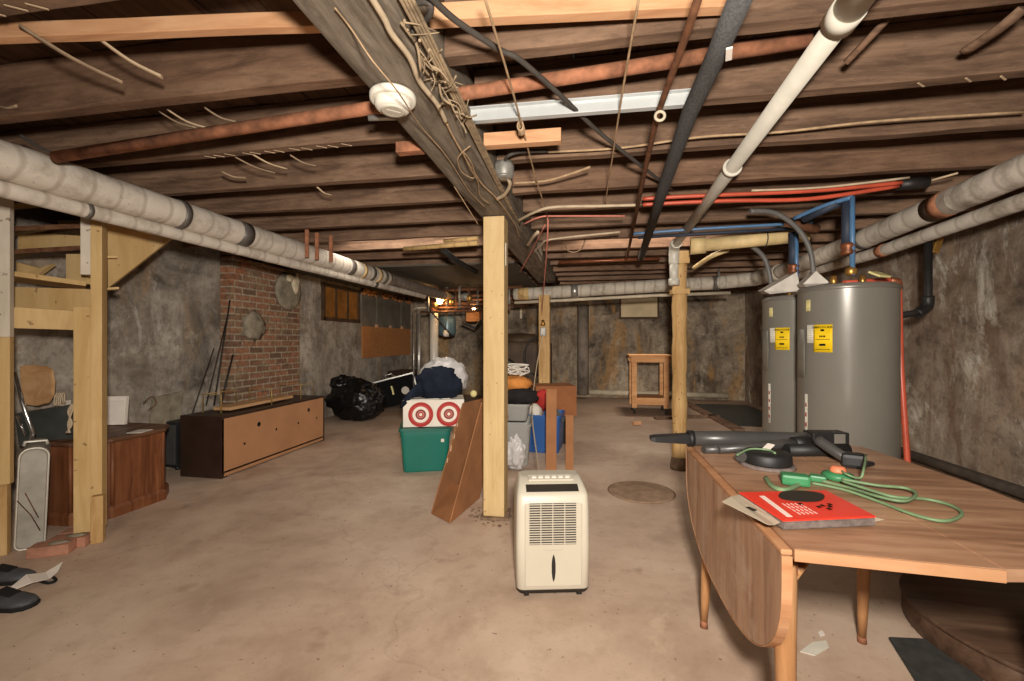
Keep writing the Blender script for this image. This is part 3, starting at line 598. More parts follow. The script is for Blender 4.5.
# ------------------------------------------------------------------ water heaters
def heater(c, label, r=.255, z0=.06, z1=1.58):
    t = thing('water_heater', label, 'water heater', (c[0], c[1], 0), 0, 'grey water heaters')
    fa = math.atan2(-c[1], -c[0])                       # towards the middle of the room
    obj('tank', MB().lathe([(r - .004, z0), (r, z0 + .01), (r, z1 - .035), (r + .001, z1 - .03), (r, z1 - .005), (r - .01, z1 + .004), (.02, z1 + .02)], (0, 0, 0), 56), 'heater', t)
    obj('top_rim', MB().lathe([(r + .003, z1 - .03), (r + .005, z1 - .025), (r + .005, z1 - .012), (r + .003, z1 - .008)], (0, 0, 0), 56), 'heatertop', t)
    obj('base_ring', MB().lathe([(r + .006, 0), (r + .008, .03), (r + .004, .08)], (0, 0, 0), 48), 'black', t)
    def curved(name, a0, w, z, h, m, off=.002, par=None, lab=None):
        n = 8; mb = MB(); A = [a0 + (i / n - .5) * w / r for i in range(n + 1)]
        rings = [[V(((r + o) * math.cos(a), (r + o) * math.sin(a), zz)) for o, zz in ((off, z), (off, z + h), (off - .0015, z + h), (off - .0015, z))] for a in A]
        mb.loft(rings, True, True); return obj(name, mb, m, par or t, lab)
    g = fa - R(26)
    yl = curved('energy_label', g, .105, z1 - .40, .165, 'yellow', .003, None, 'yellow energy label')
    def txt(s_, size, z, a0=g):
        mb = MB(); mt = Matrix.Translation(V(((r + .0035) * math.cos(a0), (r + .0035) * math.sin(a0), z))) @ Matrix.Rotation(a0 + math.pi / 2, 4, 'Z') @ Matrix.Rotation(math.pi / 2, 4, 'X')
        mb.text(s_, size, mt, .0012); return mb
    obj('lettering', txt('ENERGYGUIDE', .0165, z1 - .252), 'ink', yl)
    for da in (-.05, -.018, .018, .05): curved('lettering', g + da, .006, z1 - .311, .011, 'ink', .0036, yl)
    curved('lettering', g, .034, z1 - .362, .013, 'ink', .0036, yl)
    curved('lettering', g, .02, z1 - .275, .012, 'ink', .0036, yl)
    curved('lettering', g, .08, z1 - .325, .003, 'ink', .0036, yl)
    curved('lettering', g, .08, z1 - .385, .003, 'ink', .0036, yl)
    wl = curved('white_label', g - .105 / r * .5 - .045 / r * .5 - .004, .05, z1 - .345, .11, 'label', .0028, None, 'white data label')
    for k in range(6): curved('lettering', g - .105 / r * .5 - .045 / r * .5 - .004, .038, z1 - .258 - .014 * k, .003, 'detector2', .0034, wl)
    curved('tag', g - .36, .034, z1 - .10 - .05, .07, 'tag', .003, None, 'pale tag')
    s_ = curved('strip_label', g - .42, .022, .62, .3, 'label', .003, None, 'white strip label')
    for k in range(4): curved('lettering', g - .42, .012, .66 + .06 * k, .025, 'redsticker', .0036, s_)
    # side handle bulge
    curved('access_cover', g - .62, .09, z1 - .56, .30, 'heater', .008)
    curved('access_cover', g - .62, .09, .25, .30, 'heater', .008)
    # nipples on the top
    for dx in (-.1, .1): obj('nipple', MB().cyl((dx * .8, -.02, z1 + .005), (dx * .8, -.02, z1 + .07), .018, .018, 12), 'brass', t)
    return t
H1, H2 = (1.575, 3.05), (1.60, 3.72)
heater(H1, 'grey electric water heater nearest the table, with yellow energy label')
heater(H2, 'grey electric water heater standing behind the nearer one', .25)
# riser assemblies
def riser(c, z0, z1, label, top=True):
    t = thing('water_riser', label, 'pipe', (c[0], c[1], z0))
    h = z1 - z0
    obj('sleeve', MB().cyl((0, 0, h * .38), (0, 0, h), .03, .03, 12), 'navyfoam', t)
    obj('blue_tube', MB().cyl((.012, -.03, 0), (.012, -.03, h + .02), .014, .014, 12), 'pexblue', t)
    obj('copper_clamp', MB().lathe([(.036, h * .28), (.04, h * .32), (.034, h * .36), (.04, h * .4), (.036, h * .44)], (0, -.008, 0), 12), 'copper', t)
    obj('valve', MB().lathe([(.02, 0), (.03, h * .03), (.03, h * .08), (.02, h * .12)], (0.01, -.02, 0), 10), 'brass', t)
    return t
riser((1.545, 2.98), 1.64, 2.09, 'blue and copper water riser above the nearer heater')
riser((1.545, 3.70), 1.64, 2.08, 'blue and copper water riser above the farther heater')
solo('blue_water_tube', MB().tube([(1.36, 3.24, 2.07), (1.46, 3.08, 2.1), (1.56, 2.95, 2.11)], .014, 8, True, 4), 'pexblue', 'short blue tube slanting up to the nearer heater riser', 'tube')
solo('foam_sleeve', MB().cyl((1.40, 3.2, 2.05), (1.52, 3.02, 2.1), .024, .024, 12), 'navyfoam', 'dark foam sleeve slanting behind the blue tube at the near riser', 'pipe')
solo('rusty_nipple', MB().cyl((1.36, 3.35, 2.07), (1.58, 3.42, 2.03), .026, .034, 12), 'rustdk', 'brown tapered fitting above the heaters', 'fitting')
cable('grey_flex_tube', [fd(750, 211, 3.0), fd(775, 213, 3.0), fd(797, 228, 3.0), fd(810, 250, 3.0), fd(814, 278, 3.0)], .017, 'greytube', 'grey flexible tube arching down between the two heaters', 'tube', 10)
cable('grey_flex_tube', [fd(752, 246, 3.75), fd(763, 256, 3.75), fd(768, 268, 3.75), fd(772, 288, 3.75)], .02, 'greytube', 'grey flexible tube bending down left of the farther heater', 'tube', 10)
# sheet of white plastic / cardboard lying on top of the farther heater
mb = MB()
P = [fd(764, 292, 3.3), fd(800, 268, 3.3), fd(822, 276, 3.05), fd(806, 296, 2.98)]
mb.prism([fd(764, 291, 3.25), fd(797, 272, 3.25), fd(801, 291, 3.2), fd(770, 294, 3.22)], (.06, .3, .03))
solo('insulation_sheet', mb, 'glove', 'white sheet lying tilted on top of the farther heater', 'sheet')
solo('insulation_sheet', MB().prism([fd(803, 284, 2.95), fd(816, 271, 2.95), fd(830, 283, 2.9), fd(806, 287, 2.9)], (.05, .2, .02)), 'glove', 'white sheet lying behind the nearer heater top', 'sheet')
solo('yellow_card', MB().box((1.69, 2.93, 1.64), (.1, .07, .012), rz(.5) @ rx(.5), .002), 'tag', 'pale yellow card on top of the nearer heater', 'card')
# red relief pipe
t = thing('relief_pipe', 'red-brown relief pipe running down beside the nearer heater', 'pipe', (1.93, 2.98, 0))
W(t, 'run', MB().tube([(1.6, 3.12, 1.615), fd(888, 280, 2.84), fd(897, 282, 2.84), fd(899, 292, 2.84), fd(901, 370, 2.82), fd(908, 470, 2.76), fd(909, 530, 2.76)], .017, 10), 'pexred')
W(t, 'elbow', MB().tube([fd(889, 280, 2.84), fd(898, 281, 2.84), fd(899, 289, 2.84)], .022, 10), 'copper')
t = thing('black_wall_pipe', 'black iron pipe with an elbow in front of the right wall', 'pipe', (2.35, 3.4, 1.55))
W(t, 'run', MB().tube([fd(928, 236, 3.25), fd(928, 300, 3.25), fd(921, 312, 3.25), fd(885, 318, 3.2)], .026, 12), 'blackiron')
W(t, 'elbow', MB().tube([fd(928, 296, 3.25), fd(927, 307, 3.25), fd(916, 314, 3.24)], .036, 12, True, 3), 'blackiron')
W(t, 'stub', MB().cyl(fd(892, 318, 3.2), fd(884, 319, 3.19), .028, .028, 10), 'silver')
solo('orange_valve_tag', MB().box(fd(937, 245, 3.4), (.05, .03, .13), ry(.3), .01), 'brass', 'small orange tag hanging below the right steam pipe', 'tag')
t = thing('wall_base_pipe', 'dark pipe with a clamp running along the foot of the right wall', 'pipe', (3.08, 3.5, .1))
W(t, 'run', MB().cyl((3.1, 1.6, .17), (3.1, 6.2, .12), .045, .045, 14), 'greyiron')
W(t, 'clamp', MB().lathe([(.05, -.03), (.06, -.02), (.06, .02), (.05, .03)], (3.1, 3.62, .145), 14, True, Matrix.Rotation(R(90), 4, 'X')), 'silver')
solo('wall_ledge', MB().box((3.13, 4.0, .03), (.2, 4.4, .06), None, .01, 20, .006, 4), 'grit', 'rough concrete ledge along the foot of the right wall', 'ledge')

# ------------------------------------------------------------------ drop-leaf table
ZTB = .75; TX0, TX1, TY0, TY1 = .485, 1.30, 1.155, 2.235
t = thing('dropleaf_table', 'walnut drop-leaf table with its left leaf hanging down', 'table', (.9, 1.65, 0))
TH = .028
W(t, 'tabletop', MB().prism([(TX0, TY0, ZTB - TH), (.895, TY0 - .025, ZTB - TH), (.895, TY1 + .06, ZTB - TH), (TX0, TY1, ZTB - TH)], (0, 0, TH), .002), 'table')
rt = [(.8965, TY0 - .025), (1.02, TY0 - .005), (1.16, TY0 + .07), (1.26, TY0 + .22), (1.315, TY0 + .40), (1.325, TY0 + .62), (1.30, TY0 + .9), (1.27, TY1 + .1), (1.2, TY1 + .16), (.8965, TY1 + .062)]
W(t, 'raised_leaf', MB().prism([(x, y, ZTB - TH) for x, y in rt], (0, 0, TH), .002), 'table')
W(t, 'edge_band', MB().prism([(TX0, TY0 - .003, ZTB - TH), (.895, TY0 - .028, ZTB - TH), (.895, TY0 - .023, ZTB - TH), (TX0, TY0 + .002, ZTB - TH)], (0, 0, TH - .001)), 'table_edge', 'pale edge band')
# hanging leaf: straight hinge edge, curved lower edge
lf = []
LY0, LY1, LZ = TY0 + .005, TY1 - .02, ZTB - .02
n = 30
for k in range(n + 1):
    a = math.pi * k / n; cy = (LY0 + LY1) / 2; hy = (LY1 - LY0) / 2
    sx = math.cos(a); sy = math.sin(a)
    yy = cy + hy * math.copysign(abs(sx) ** .8, sx); zz = .66 - .315 * abs(sy) ** .85
    lf.append((0, yy, zz))
leaf_pts = [(0, LY1, LZ)] + lf + [(0, LY0, LZ)]
lfo = W(t, 'hanging_leaf', MB().prism([(TX0 - .004, p[1], p[2]) for p in leaf_pts], (-.022, 0, 0), .0015), 'table_leaf')
mbx = MB()
ring_out = [p for p in leaf_pts]
cen = V((0, (LY0 + LY1) / 2, .6))
rings = []
for p in leaf_pts:
    q = V(p); d = (q - cen).normalized()
    rings.append([V((TX0 - .003, q.y, q.z)) + d * .0006, V((TX0 - .027, q.y, q.z)) + d * .0006, V((TX0 - .027, q.y, q.z)) + d * .0035, V((TX0 - .003, q.y, q.z)) + d * .0035])
mbx.loft(rings, True, False); W(t, 'leaf_edge', mbx, 'table_edge', 'pale edge band of the hanging leaf', lfo)
W(t, 'hinge_rule', MB().box((TX0 - .014, (LY0 + LY1) / 2, ZTB - .012), (.026, LY1 - LY0, .014), None, .004), 'table_edge', 'pale rounded hinge edge of the leaf')
W(t, 'apron', MB().box((.86, TY0 + .2, ZTB - .07), (.66, .02, .07)).box((.86, TY1 - .12, ZTB - .07), (.66, .02, .07)).box((.52, 1.65, ZTB - .07), (.02, .82, .07)).box((1.2, 1.65, ZTB - .07), (.02, .82, .07)), 'cherry')
for a_, b_ in (((.508, TY0 + .11), (.493, TY0 + .06)), ((.52, TY1 - .22), (.495, TY1 - .2)), ((1.16, TY0 + .2), (1.2, TY0 + .14)), ((1.08, TY1 - .28), (1.115, TY1 - .19))):
    mb = MB(); A = V((a_[0], a_[1], ZTB - TH)); B = V((b_[0], b_[1], .02))
    mb.tube([A, A.lerp(B, .15), A.lerp(B, .5), A.lerp(B, .85), B], [.027, .028, .024, .018, .014], 16)
    lg = W(t, 'leg', mb, 'table_leg')
    W(t, 'foot_glide', MB().cyl(B - V((0, 0, .02)), B + V((0, 0, .012)), .017, .0145, 12), 'rust', 'rusty metal glide', lg)
W(t, 'leaf_support', MB().tube([(.53, TY0 + .12, ZTB - .13), (.72, TY0 + .3, ZTB - .04)], .012, 8), 'table_leg')

# things lying on the table
t = thing('vacuum_tube', 'long dark grey vacuum tube lying across the far end of the table', 'tube', (.75, 2.2, ZTB + .034))
A, B = V((.475, 2.2, ZTB + .036)), V((1.15, 2.31, ZTB + .036))
W(t, 'tube', MB().tube([A, A.lerp(B, .3), A.lerp(B, .7), A.lerp(B, .85)], [.034, .036, .03, .03], 18), 'darkgrey')
W(t, 'collar', MB().cyl(A - V((.012, .001, 0)), A + V((.012, .001, 0)), .038, .038, 18), 'black')
d = (B - A).normalized()
W(t, 'crevice_tip', MB().loft([[A + d * s_ + V((0, y_ * w_, z_ * h_)) for y_, z_ in ((-1, -1), (1, -1), (1, 1), (-1, 1))] for s_, w_, h_ in ((-.01, .026, .022), (-.07, .03, .018), (-.17, .034, .012), (-.19, .03, .008))], True, False), 'black')
W(t, 'end_box', MB().box(A.lerp(B, .93), (.17, .075, .072), rz(math.atan2(d.y, d.x)), .008), 'black')
W(t, 'sticker', MB().box(A.lerp(B, .985) + V((.006, -.039, .002)), (.05, .003, .056), rz(math.atan2(d.y, d.x)), .0008), 'silver', 'silver sticker')
t = thing('vacuum_wand', 'thinner dark grey wand lying in front of the long vacuum tube', 'tube', (.7, 2.08, ZTB + .02))
A = V((.56, 2.06, ZTB + .021)); B = V((.98, 2.21, ZTB + .033))
W(t, 'tube', MB().tube([A, A.lerp(B, .5), B], [.017, .02, .026], 16), 'darkgrey')
W(t, 'cuff', MB().cyl(B - (B - A) * .16, B + (B - A) * .02, .031, .033, 16), 'black')
solo('short_tube', MB().tube([(.50, 2.06, ZTB + .018), (.66, 2.11, ZTB + .018)], .018, 14), 'darkgrey', 'short dark tube end poking out beside the thin wand', 'tube')
solo('dark_tube', MB().tube([(.84, 2.07, ZTB + .028), (1.1, 2.12, ZTB + .028)], .027, 14), 'black', 'black tube lying behind the round reel', 'tube')
t = thing('vacuum_nozzle', 'black elbow nozzle standing on the table behind the cord', 'nozzle', (1.02, 1.84, ZTB)); nz = fz(846, 467, ZTB)
W(t, 'pipe', MB().tube([nz + V((-.06, .09, .085)), nz + V((-.02, .03, .05)), nz + V((.0, .01, .035))], .021, 14, True, 3), 'darkgrey')
W(t, 'head', MB().box(nz + V((.025, 0, .029)), (.08, .07, .055), rz(-.35), .014), 'black')
W(t, 'flange', MB().prism([nz + V(q_) for q_ in ((.02, -.04, .002), (.12, .03, .002), (.1, .06, .002), (.02, .05, .002))], (0, 0, .015), .003), 'black')
t = thing('trimmer_reel', 'round black plastic reel cover lying on the table', 'reel', fz(767, 466, ZTB), R(10))
obj('drum', MB().lathe([(.086, .012), (.088, .02), (.086, .05), (.079, .058), (.045, .06), (.01, .057)], (0, 0, 0), 40), 'black', t)
obj('rim', MB().lathe([(.096, .0), (.1, .004), (.096, .012), (.086, .014)], (0, 0, 0), 40), 'foampad', t, 'cloudy clear rim')
obj('side_tube', MB().tube([(-.085, .02, .04), (-.105, .0, .036)], .021, 14), 'darkgrey', t)
obj('label', MB().box((.02, .03, .066), (.05, .03, .004), rz(.4) @ ry(-.5), .001), 'paper', t, 'white tag')
cable('green_string', [fz(737, 455, ZTB + .05), fz(750, 449, ZTB + .065), fz(768, 450, ZTB + .066), fz(775, 453, ZTB + .066)], .004, 'cord_green', 'thin green string lying over the round black reel', 'string')
# green extension cord
t = thing('extension_cord', 'green extension cord looped on the table with plugs', 'cord', (.95, 1.5, ZTB))
zc = ZTB + .008
def tp(px, py, z=zc): return fz(px, py, z)
W(t, 'cable', MB().tube([tp(812, 483), tp(845, 490), tp(880, 502), tp(915, 515), tp(945, 521), tp(962, 514), tp(950, 505), tp(925, 499), tp(895, 497, zc + .008), tp(870, 490, zc + .01), tp(842, 481, zc + .012)], .0048, 8, True, 6)
  .tube([tp(842, 479, zc + .012), tp(875, 485, zc + .012), tp(905, 488, zc + .012), tp(916, 494, zc + .012), tp(905, 501, zc + .012), tp(880, 497, zc + .01), tp(850, 488, zc), tp(822, 481)], .0048, 8, True, 6)
  .tube([tp(838, 467, zc + .03), tp(846, 474, zc + .03), tp(860, 478, zc + .02), tp(864, 468, zc + .05), tp(866, 455, zc + .06)], .004, 6, True, 5)
  .tube([tp(766, 478), tp(772, 486), tp(785, 490), tp(800, 484)], .008, 8, True, 5), 'cord_green')
c = tp(795, 479, ZTB + .02); W(t, 'socket_block', MB().box(c, (.085, .055, .036), rz(-.25), .009), 'plug_green')
c = tp(818, 478, ZTB + .012); W(t, 'plug_body', MB().box(c, (.05, .04, .022), rz(-.4), .006), 'plug_green')
c = tp(838, 476, ZTB + .014)
W(t, 'round_plug', MB().lathe([(.03, -.014), (.047, -.008), (.048, .008), (.03, .016)], c, 22), 'plug_green')
W(t, 'orange_cap', MB().lathe([(.024, .012), (.026, .02), (.02, .034), (.01, .036)], c, 18), 'plug_orange', 'orange cap')
# packaged filter
zt_, zb_ = ZTB + .03, ZTB + .003
A, B, Cc, D = [fz(px, py, zt_) for px, py in ((739, 492), (826, 490), (876, 516), (783, 520))]
t = thing('filter_package', 'red packaged vacuum filter lying on the table corner', 'package', (A + Cc) / 2 + V((0, 0, -.03)))
dn = V((0, 0, -.027))
W(t, 'foam_pad', MB().prism([A + dn, B + dn, Cc + dn, D + dn], (0, 0, .022), .003), 'foampad', 'grey foam edge')
W(t, 'card', MB().prism([A + V((0, 0, -.005)), B + V((0, 0, -.005)), Cc + V((0, 0, -.005)), D + V((0, 0, -.005))], (0, 0, .005), .001), 'red', 'red printed card')
def on(u_, v_, dz=.0012):                                            # bilinear point on the card
    p = A.lerp(B, u_).lerp(D.lerp(Cc, u_), v_); return p + V((0, 0, dz))
mb = MB(); pts = []
for k in range(24):
    a = 2 * math.pi * k / 24; pts.append(on(.6 + .26 * math.cos(a) * (1 - .15 * math.sin(2 * a)), .24 + .23 * math.sin(a)))
mb.prism(pts, (0, 0, .001)); W(t, 'picture', mb, 'dark', 'dark filter picture')
mb = MB(); mb.prism([on(.14, .2), on(.2, .2), on(.14, .93), on(.08, .93)], (0, 0, .0008))
for k in range(5):
    for j in range(4):
        u_ = .25 + .045 * k; v_ = .5 + .1 * j; mb.prism([on(u_, v_), on(u_ + .012, v_), on(u_ + .012, v_ + .07), on(u_, v_ + .07)], (0, 0, .0008))
W(t, 'print_lines', mb, 'whiteink', 'white print')
mb = MB()
for (u_, v_) in ((.56, .62), (.62, .58), (.68, .62), (.63, .7), (.72, .55), (.42, .5)): mb.prism([on(u_, v_), on(u_ + .04, v_), on(u_ + .04, v_ + .06), on(u_, v_ + .06)], (0, 0, .0009))
W(t, 'print_marks', mb, 'ink', 'black print')
h0, h1, h2, h3 = fz(739, 495, ZTB + .026), fz(722, 502, ZTB + .026), fz(768, 525, ZTB + .02), fz(781, 522, ZTB + .018)
W(t, 'hang_tab', MB().loft([[h0, h0 + V((0, 0, .0015)), h3 + V((0, 0, .0015)), h3], [h0.lerp(h1, .5) + V((0, 0, .004)), h0.lerp(h1, .5) + V((0, 0, .0055)), h3.lerp(h2, .5) + V((0, 0, -.003)), h3.lerp(h2, .5) + V((0, 0, -.0045))], [h1, h1 + V((0, 0, .0015)), h2 + V((0, 0, .0015)), h2]], True, False), 'clear', 'clear plastic hang tab')
c = (h0 + h1 + h2 + h3) / 4; W(t, 'tab_hole', MB().box(c + V((0, 0, .0035)), (.014, .026, .003), rz(.55), .001), 'dark')
e0, e1, e2 = fz(869, 517, ZTB + .01), fz(884, 520, ZTB + .005), fz(862, 524, ZTB + .004)
W(t, 'wrapper_corner', MB().prism([e0, e1, e2], (0, 0, .0015)), 'clear', 'clear wrapper corner')
# under the table
solo('rubber_mat', MB().prism([fz(888, 639, .001), fz(932, 641, .001), fz(992, 690, .001), fz(926, 700, .001)], (0, 0, .012), .004), 'mat', 'black rubber mat lying on the floor under the table', 'mat')
t = thing('round_tabletop', 'round dark wooden tabletop lying on the floor right under the drop-leaf table', 'tabletop', (1.86, 2.1, 0))
obj('top', MB().lathe([(.47, .095), (.49, .1), (.492, .112), (.485, .12), (.02, .12)], (0, 0, 0), 64), 'darktop', t)
obj('rim', MB().lathe([(.478, 0), (.484, .01), (.484, .094), (.476, .1)], (0, 0, 0), 64), 'darktop', t)
solo('paper_scrap', MB().prism([fz(800, 652, .001), fz(812, 643, .001), fz(826, 641, .001), fz(829, 648, .001), fz(815, 656, .001)], (0, 0, .003)), 'label', 'torn pale paper scrap on the floor beside the table leg', 'paper')
solo('paper_scrap', MB().prism([fz(818, 633, .001), fz(822, 631, .001), fz(825, 635, .001), fz(820, 637, .001)], (0, 0, .004)), 'paper', 'tiny white paper flake on the floor under the table', 'paper')

# ------------------------------------------------------------------ dehumidifier
t = thing('dehumidifier', 'ivory dehumidifier on the floor in front of the square post', 'dehumidifier', (-.197, 2.265, 0), R(12.5))
w, dp, h = .355, .25, .555
def body_ring(z, w_, y0, y1, r=.03, n=5):
    pts = []
    for cx, cy, a0 in ((w_ / 2 - r, y1 - r, 0), (-w_ / 2 + r, y1 - r, 90), (-w_ / 2 + r, y0 + r, 180), (w_ / 2 - r, y0 + r, 270)):
        for k in range(n + 1): a = R(a0 + 90 * k / n); pts.append(V((cx + r * math.cos(a), cy + r * math.sin(a), z)))
    return pts
prof = [(.035, .345, -.122, .125), (.045, .358, -.13, .13), (.25, .362, -.132, .132), (.42, .358, -.13, .13), (.487, .352, -.124, .13), (.505, .344, -.108, .13), (.53, .328, -.06, .127), (.545, .316, -.01, .122), (.55, .30, .02, .11)]
obj('housing', MB().loft([body_ring(*p) for p in prof], True, True), 'ivory', t)
obj('base_tray', MB().loft([body_ring(.022, .34, -.12, .12), body_ring(.038, .356, -.129, .128)], True, False), 'dark', t, 'dark base tray')
fp = obj('front_panel', MB().box((.0, -.131, .26), (.272, .006, .40), None, .0025), 'ivoryd', t)
obj('panel_outline', MB().box((-.139, -.132, .25), (.003, .004, .41)).box((.139, -.132, .25), (.003, .004, .41)), 'detector2', fp)
obj('grille_recess', MB().box((-.004, -.1345, .362), (.232, .002, .2)), 'dark', t, 'dark grille opening')
g = MB()
for k in range(17): g.box((-.004, -.137, .268 + k * .0118), (.232, .004, .0048), rx(.2), .001)
for k in range(5): g.box((-.004 - .116 + .058 * k, -.1375, .362), (.004, .004, .2))
obj('grille_slats', g, 'ivory', t)
obj('slot_window', MB().loft([[V((.0 + wx, -.1345 - o, .148 + z_)) for wx, o in ((-w_, 0), (w_, 0), (w_, .002), (-w_, .002))] for z_, w_ in ((-.065, .001), (-.05, .006), (-.02, .0095), (.02, .0095), (.05, .006), (.065, .001))], True, False), 'blackiron', t, 'dark water-level window')
obj('bucket_grip', MB().box((0, -.1345, .235), (.08, .003, .004), None, .001).box((-.041, -.1345, .239), (.004, .003, .012)).box((.041, -.1345, .239), (.004, .003, .012)), 'detector2', t)
tilt = math.atan2(.025, .048)
obj('top_vent', MB().box((.0, -.083, .5185), (.26, .048, .006), rx(tilt), .002), 'dark', t, 'dark top vent')
cp = obj('control_panel', MB().box((0, -.018, .549), (.23, .055, .012), rx(.2), .004), 'ivory', t)
for k in range(6): obj('button', MB().box((-.085 + .034 * k, -.022, .556), (.024, .02, .008), rx(.2), .003), 'paper', cp, 'white button')
for sx in (-1, 1):
    for sy in (-1, 1): obj('caster', MB().cyl((sx * .13 - .012, sy * .1, .015), (sx * .13 + .012, sy * .1, .015), .0155, .0155, 14), 'black', t)

# ------------------------------------------------------------------ leaning open cardboard box
t = thing('cardboard_trough', 'long open cardboard box leaning against the square post', 'cardboard box', (-.98, 3.1, 0))
A, B, Cc, D = V((-1.115, 3.02, .004)), V((-.93, 2.88, .004)), V((-.85, 3.38, .004)), V((-1.02, 3.5, .004))
up = V((.10, .45, .72)); th = V((.008, 0, 0))
def slab(p, off): return MB().prism(p, off)
nB = (B - Cc).cross(up).normalized() * .007
W(t, 'right_wall', slab([B, Cc, Cc + up * 1.0, B + up * 1.06], nB), 'card')
nA = (A - D).cross(up).normalized() * .007
W(t, 'left_wall', slab([A, D, D + up * 1.0, A + up * 1.02], nA), 'card')
W(t, 'back_wall', slab([Cc, D, D + up, Cc + up], (0, -.007, .002)), 'card_in')
W(t, 'bottom_flap', slab([A + V((0, 0, .0)), B, Cc.lerp(B, .35) + V((0, 0, .12)), D.lerp(A, .35) + V((0, 0, .12))], (0, 0, .006)), 'card_in', 'inner bottom flap')
mb = MB(); random.seed(11)
for k in range(4):
    p = A.lerp(A + up * 1.02, .45 + .11 * k) + V((.007, -.002, 0)); mb.box(p, (.006, .004, random.uniform(.02, .05)), ry(random.uniform(-.5, .5)) @ rx(-.4))
W(t, 'torn_paper', mb, 'lath', 'torn pale paper at the edges')

# ------------------------------------------------------------------ totes and the pile in the middle
def tote(name, label, c, rot, w, d, h, m, ml, lid=False, rim=.02, tap=.88, extra=None):
    t = thing(name, label, 'storage tote', c, rot)
    def ring(z, s_, r=.04): return [V((p.x, p.y, z)) for p in rr(w * s_, d * s_, r)]
    def rr(w_, d_, r, n=4):
        o = []
        for cx, cy, a0 in ((w_ / 2 - r, d_ / 2 - r, 0), (-w_ / 2 + r, d_ / 2 - r, 90), (-w_ / 2 + r, -d_ / 2 + r, 180), (w_ / 2 - r, -d_ / 2 + r, 270)):
            for k in range(n + 1): a = R(a0 + 90 * k / n); o.append(V((cx + r * math.cos(a), cy + r * math.sin(a), 0)))
        return o
    obj('tub', MB().loft([ring(0, tap - .02), ring(.012, tap), ring(h * .86, .985), ring(h * .86, 1.0), ring(h * .93, 1.005), ring(h * .93, 1.0), ring(h, 1.0), ring(h, .96), ring(h * .9, .95), ring(.03, tap - .06)], True, False), m, t)
    obj('rim', MB().loft([ring(h - rim, 1.03), ring(h - rim, 1.05), ring(h + .003, 1.05), ring(h + .003, 1.01), ring(h - rim, 1.0)], False, False, True, True) if not lid else MB().loft([ring(h - .01, 1.04), ring(h - .01, 1.06), ring(h + .012, 1.06), ring(h + .02, 1.02), ring(h + .02, .9), ring(h + .012, .88)], True, False), ml, t)
    return t
gt = tote('green_tote', 'teal green storage tote with lid, below the target box', (-1.61, 4.2, 0), R(20), .47, .52, .40, 'green', 'greenlid', True)
obj('sticker', MB().box((.16, -.262, .3), (.03, .003, .03), None, .0005), 'label', gt, 'small white sticker')
t = thing('target_box', 'white carton with two red bullseye targets, on the green tote', 'box', (-1.52, 4.2, .422), R(18))
wb, db, hb = .58, .36, .26
obj('carton', MB().box((0, 0, hb / 2), (wb, db, hb), None, .008), 'whitebox', t)
for sx in (-1, 1):
    o = obj('target_ring', MB().cyl((0, 0, 0), (0, -.0015, 0), .118, .118, 40, False), 'target', t, 'red bullseye print')
    o.location = (sx * .133 + .01, -db / 2, hb / 2 - .01)
obj('flap', MB().box((-.05, -.02, hb + .004), (wb * .7, db * .8, .006), ry(-.02), .001), 'whitebox', t)
solo('garbage_bag', MB().blob((-1.47, 4.32, .86), (.24, .2, .2), 4, .22, 2.2, 3, -.17), 'whitebag', 'crumpled white plastic bag on top of the target box', 'bag')
mb = MB().blob((-1.46, 4.16, .82), (.22, .15, .17), 4, .2, 2.4, 8, -.135)
sh = V((-.12, 0, 0))
mb.loft([[V(q_) + sh for q_ in r_] for r_ in ([(-1.50, 4.08, .86), (-1.48, 4.02, .86), (-1.44, 4.02, .72), (-1.5, 4.1, .72)], [(-1.62, 4.05, .74), (-1.57, 3.96, .75), (-1.54, 3.97, .70), (-1.62, 4.04, .70)], [(-1.67, 3.99, .66), (-1.62, 3.92, .66), (-1.63, 3.93, .6), (-1.67, 3.99, .6)])], True, True)
solo('navy_jacket', mb, 'navy', 'bunched navy blue cloth draped over the target box', 'clothes')
# stack right behind the green tote
tote('grey_tote', 'clear grey tote standing behind the square post, packed with bags', (-.80, 4.52, 0), R(6), .42, .5, .42, 'greytote', 'greytote')
solo('white_bag', MB().blob((-.70, 4.2, .16), (.1, .06, .16), 4, .35, 2.4, 21, -.155), 'whitebag', 'crumpled white plastic bag on the floor before the grey tote', 'bag')
tote('grey_tote', 'small grey bin stacked above the clear tote behind the post', (-.78, 4.58, .43), R(4), .34, .36, .17, 'greytote', 'greytote')
solo('red_cloth', MB().blob((-.86, 4.36, .46), (.06, .06, .07), 3, .2, 2.6, 31, -.05), 'redcl', 'red cloth bundle between the post and the grey bin', 'cloth')
solo('black_cloth', MB().blob((-.72, 4.55, .66), (.2, .16, .1), 3, .25, 2.6, 33, -.06), 'blackcl', 'black cloth heap on top of the grey bin', 'cloth')
solo('orange_cloth', MB().blob((-.78, 4.62, .79), (.18, .14, .09), 3, .2, 2.6, 35, -.06), 'orangecl', 'orange cloth on top of the pile behind the post', 'cloth')
mb = MB(); random.seed(5)
for k in range(9):
    c = V((-.74, 4.6, .88)); pts = [c + V((random.uniform(-.12, .12), random.uniform(-.08, .08), random.uniform(0, .12))) for j in range(4)]
    mb.tube(pts, .008, 6, True, 5)
solo('white_cable_tangle', mb, 'glove', 'tangle of white cables on top of the orange cloth', 'cable')
solo('tennis_ball', MB().blob((-1.13, 4.25, .72), (.035, .035, .035), 3, 0, 1, 1), 'tag', 'greenish ball beside the target box', 'ball')
bt = tote('blue_tote', 'bright blue open tote below the brown cartons', (-.49, 5.06, 0), R(-4), .39, .42, .42, 'blue', 'blue')
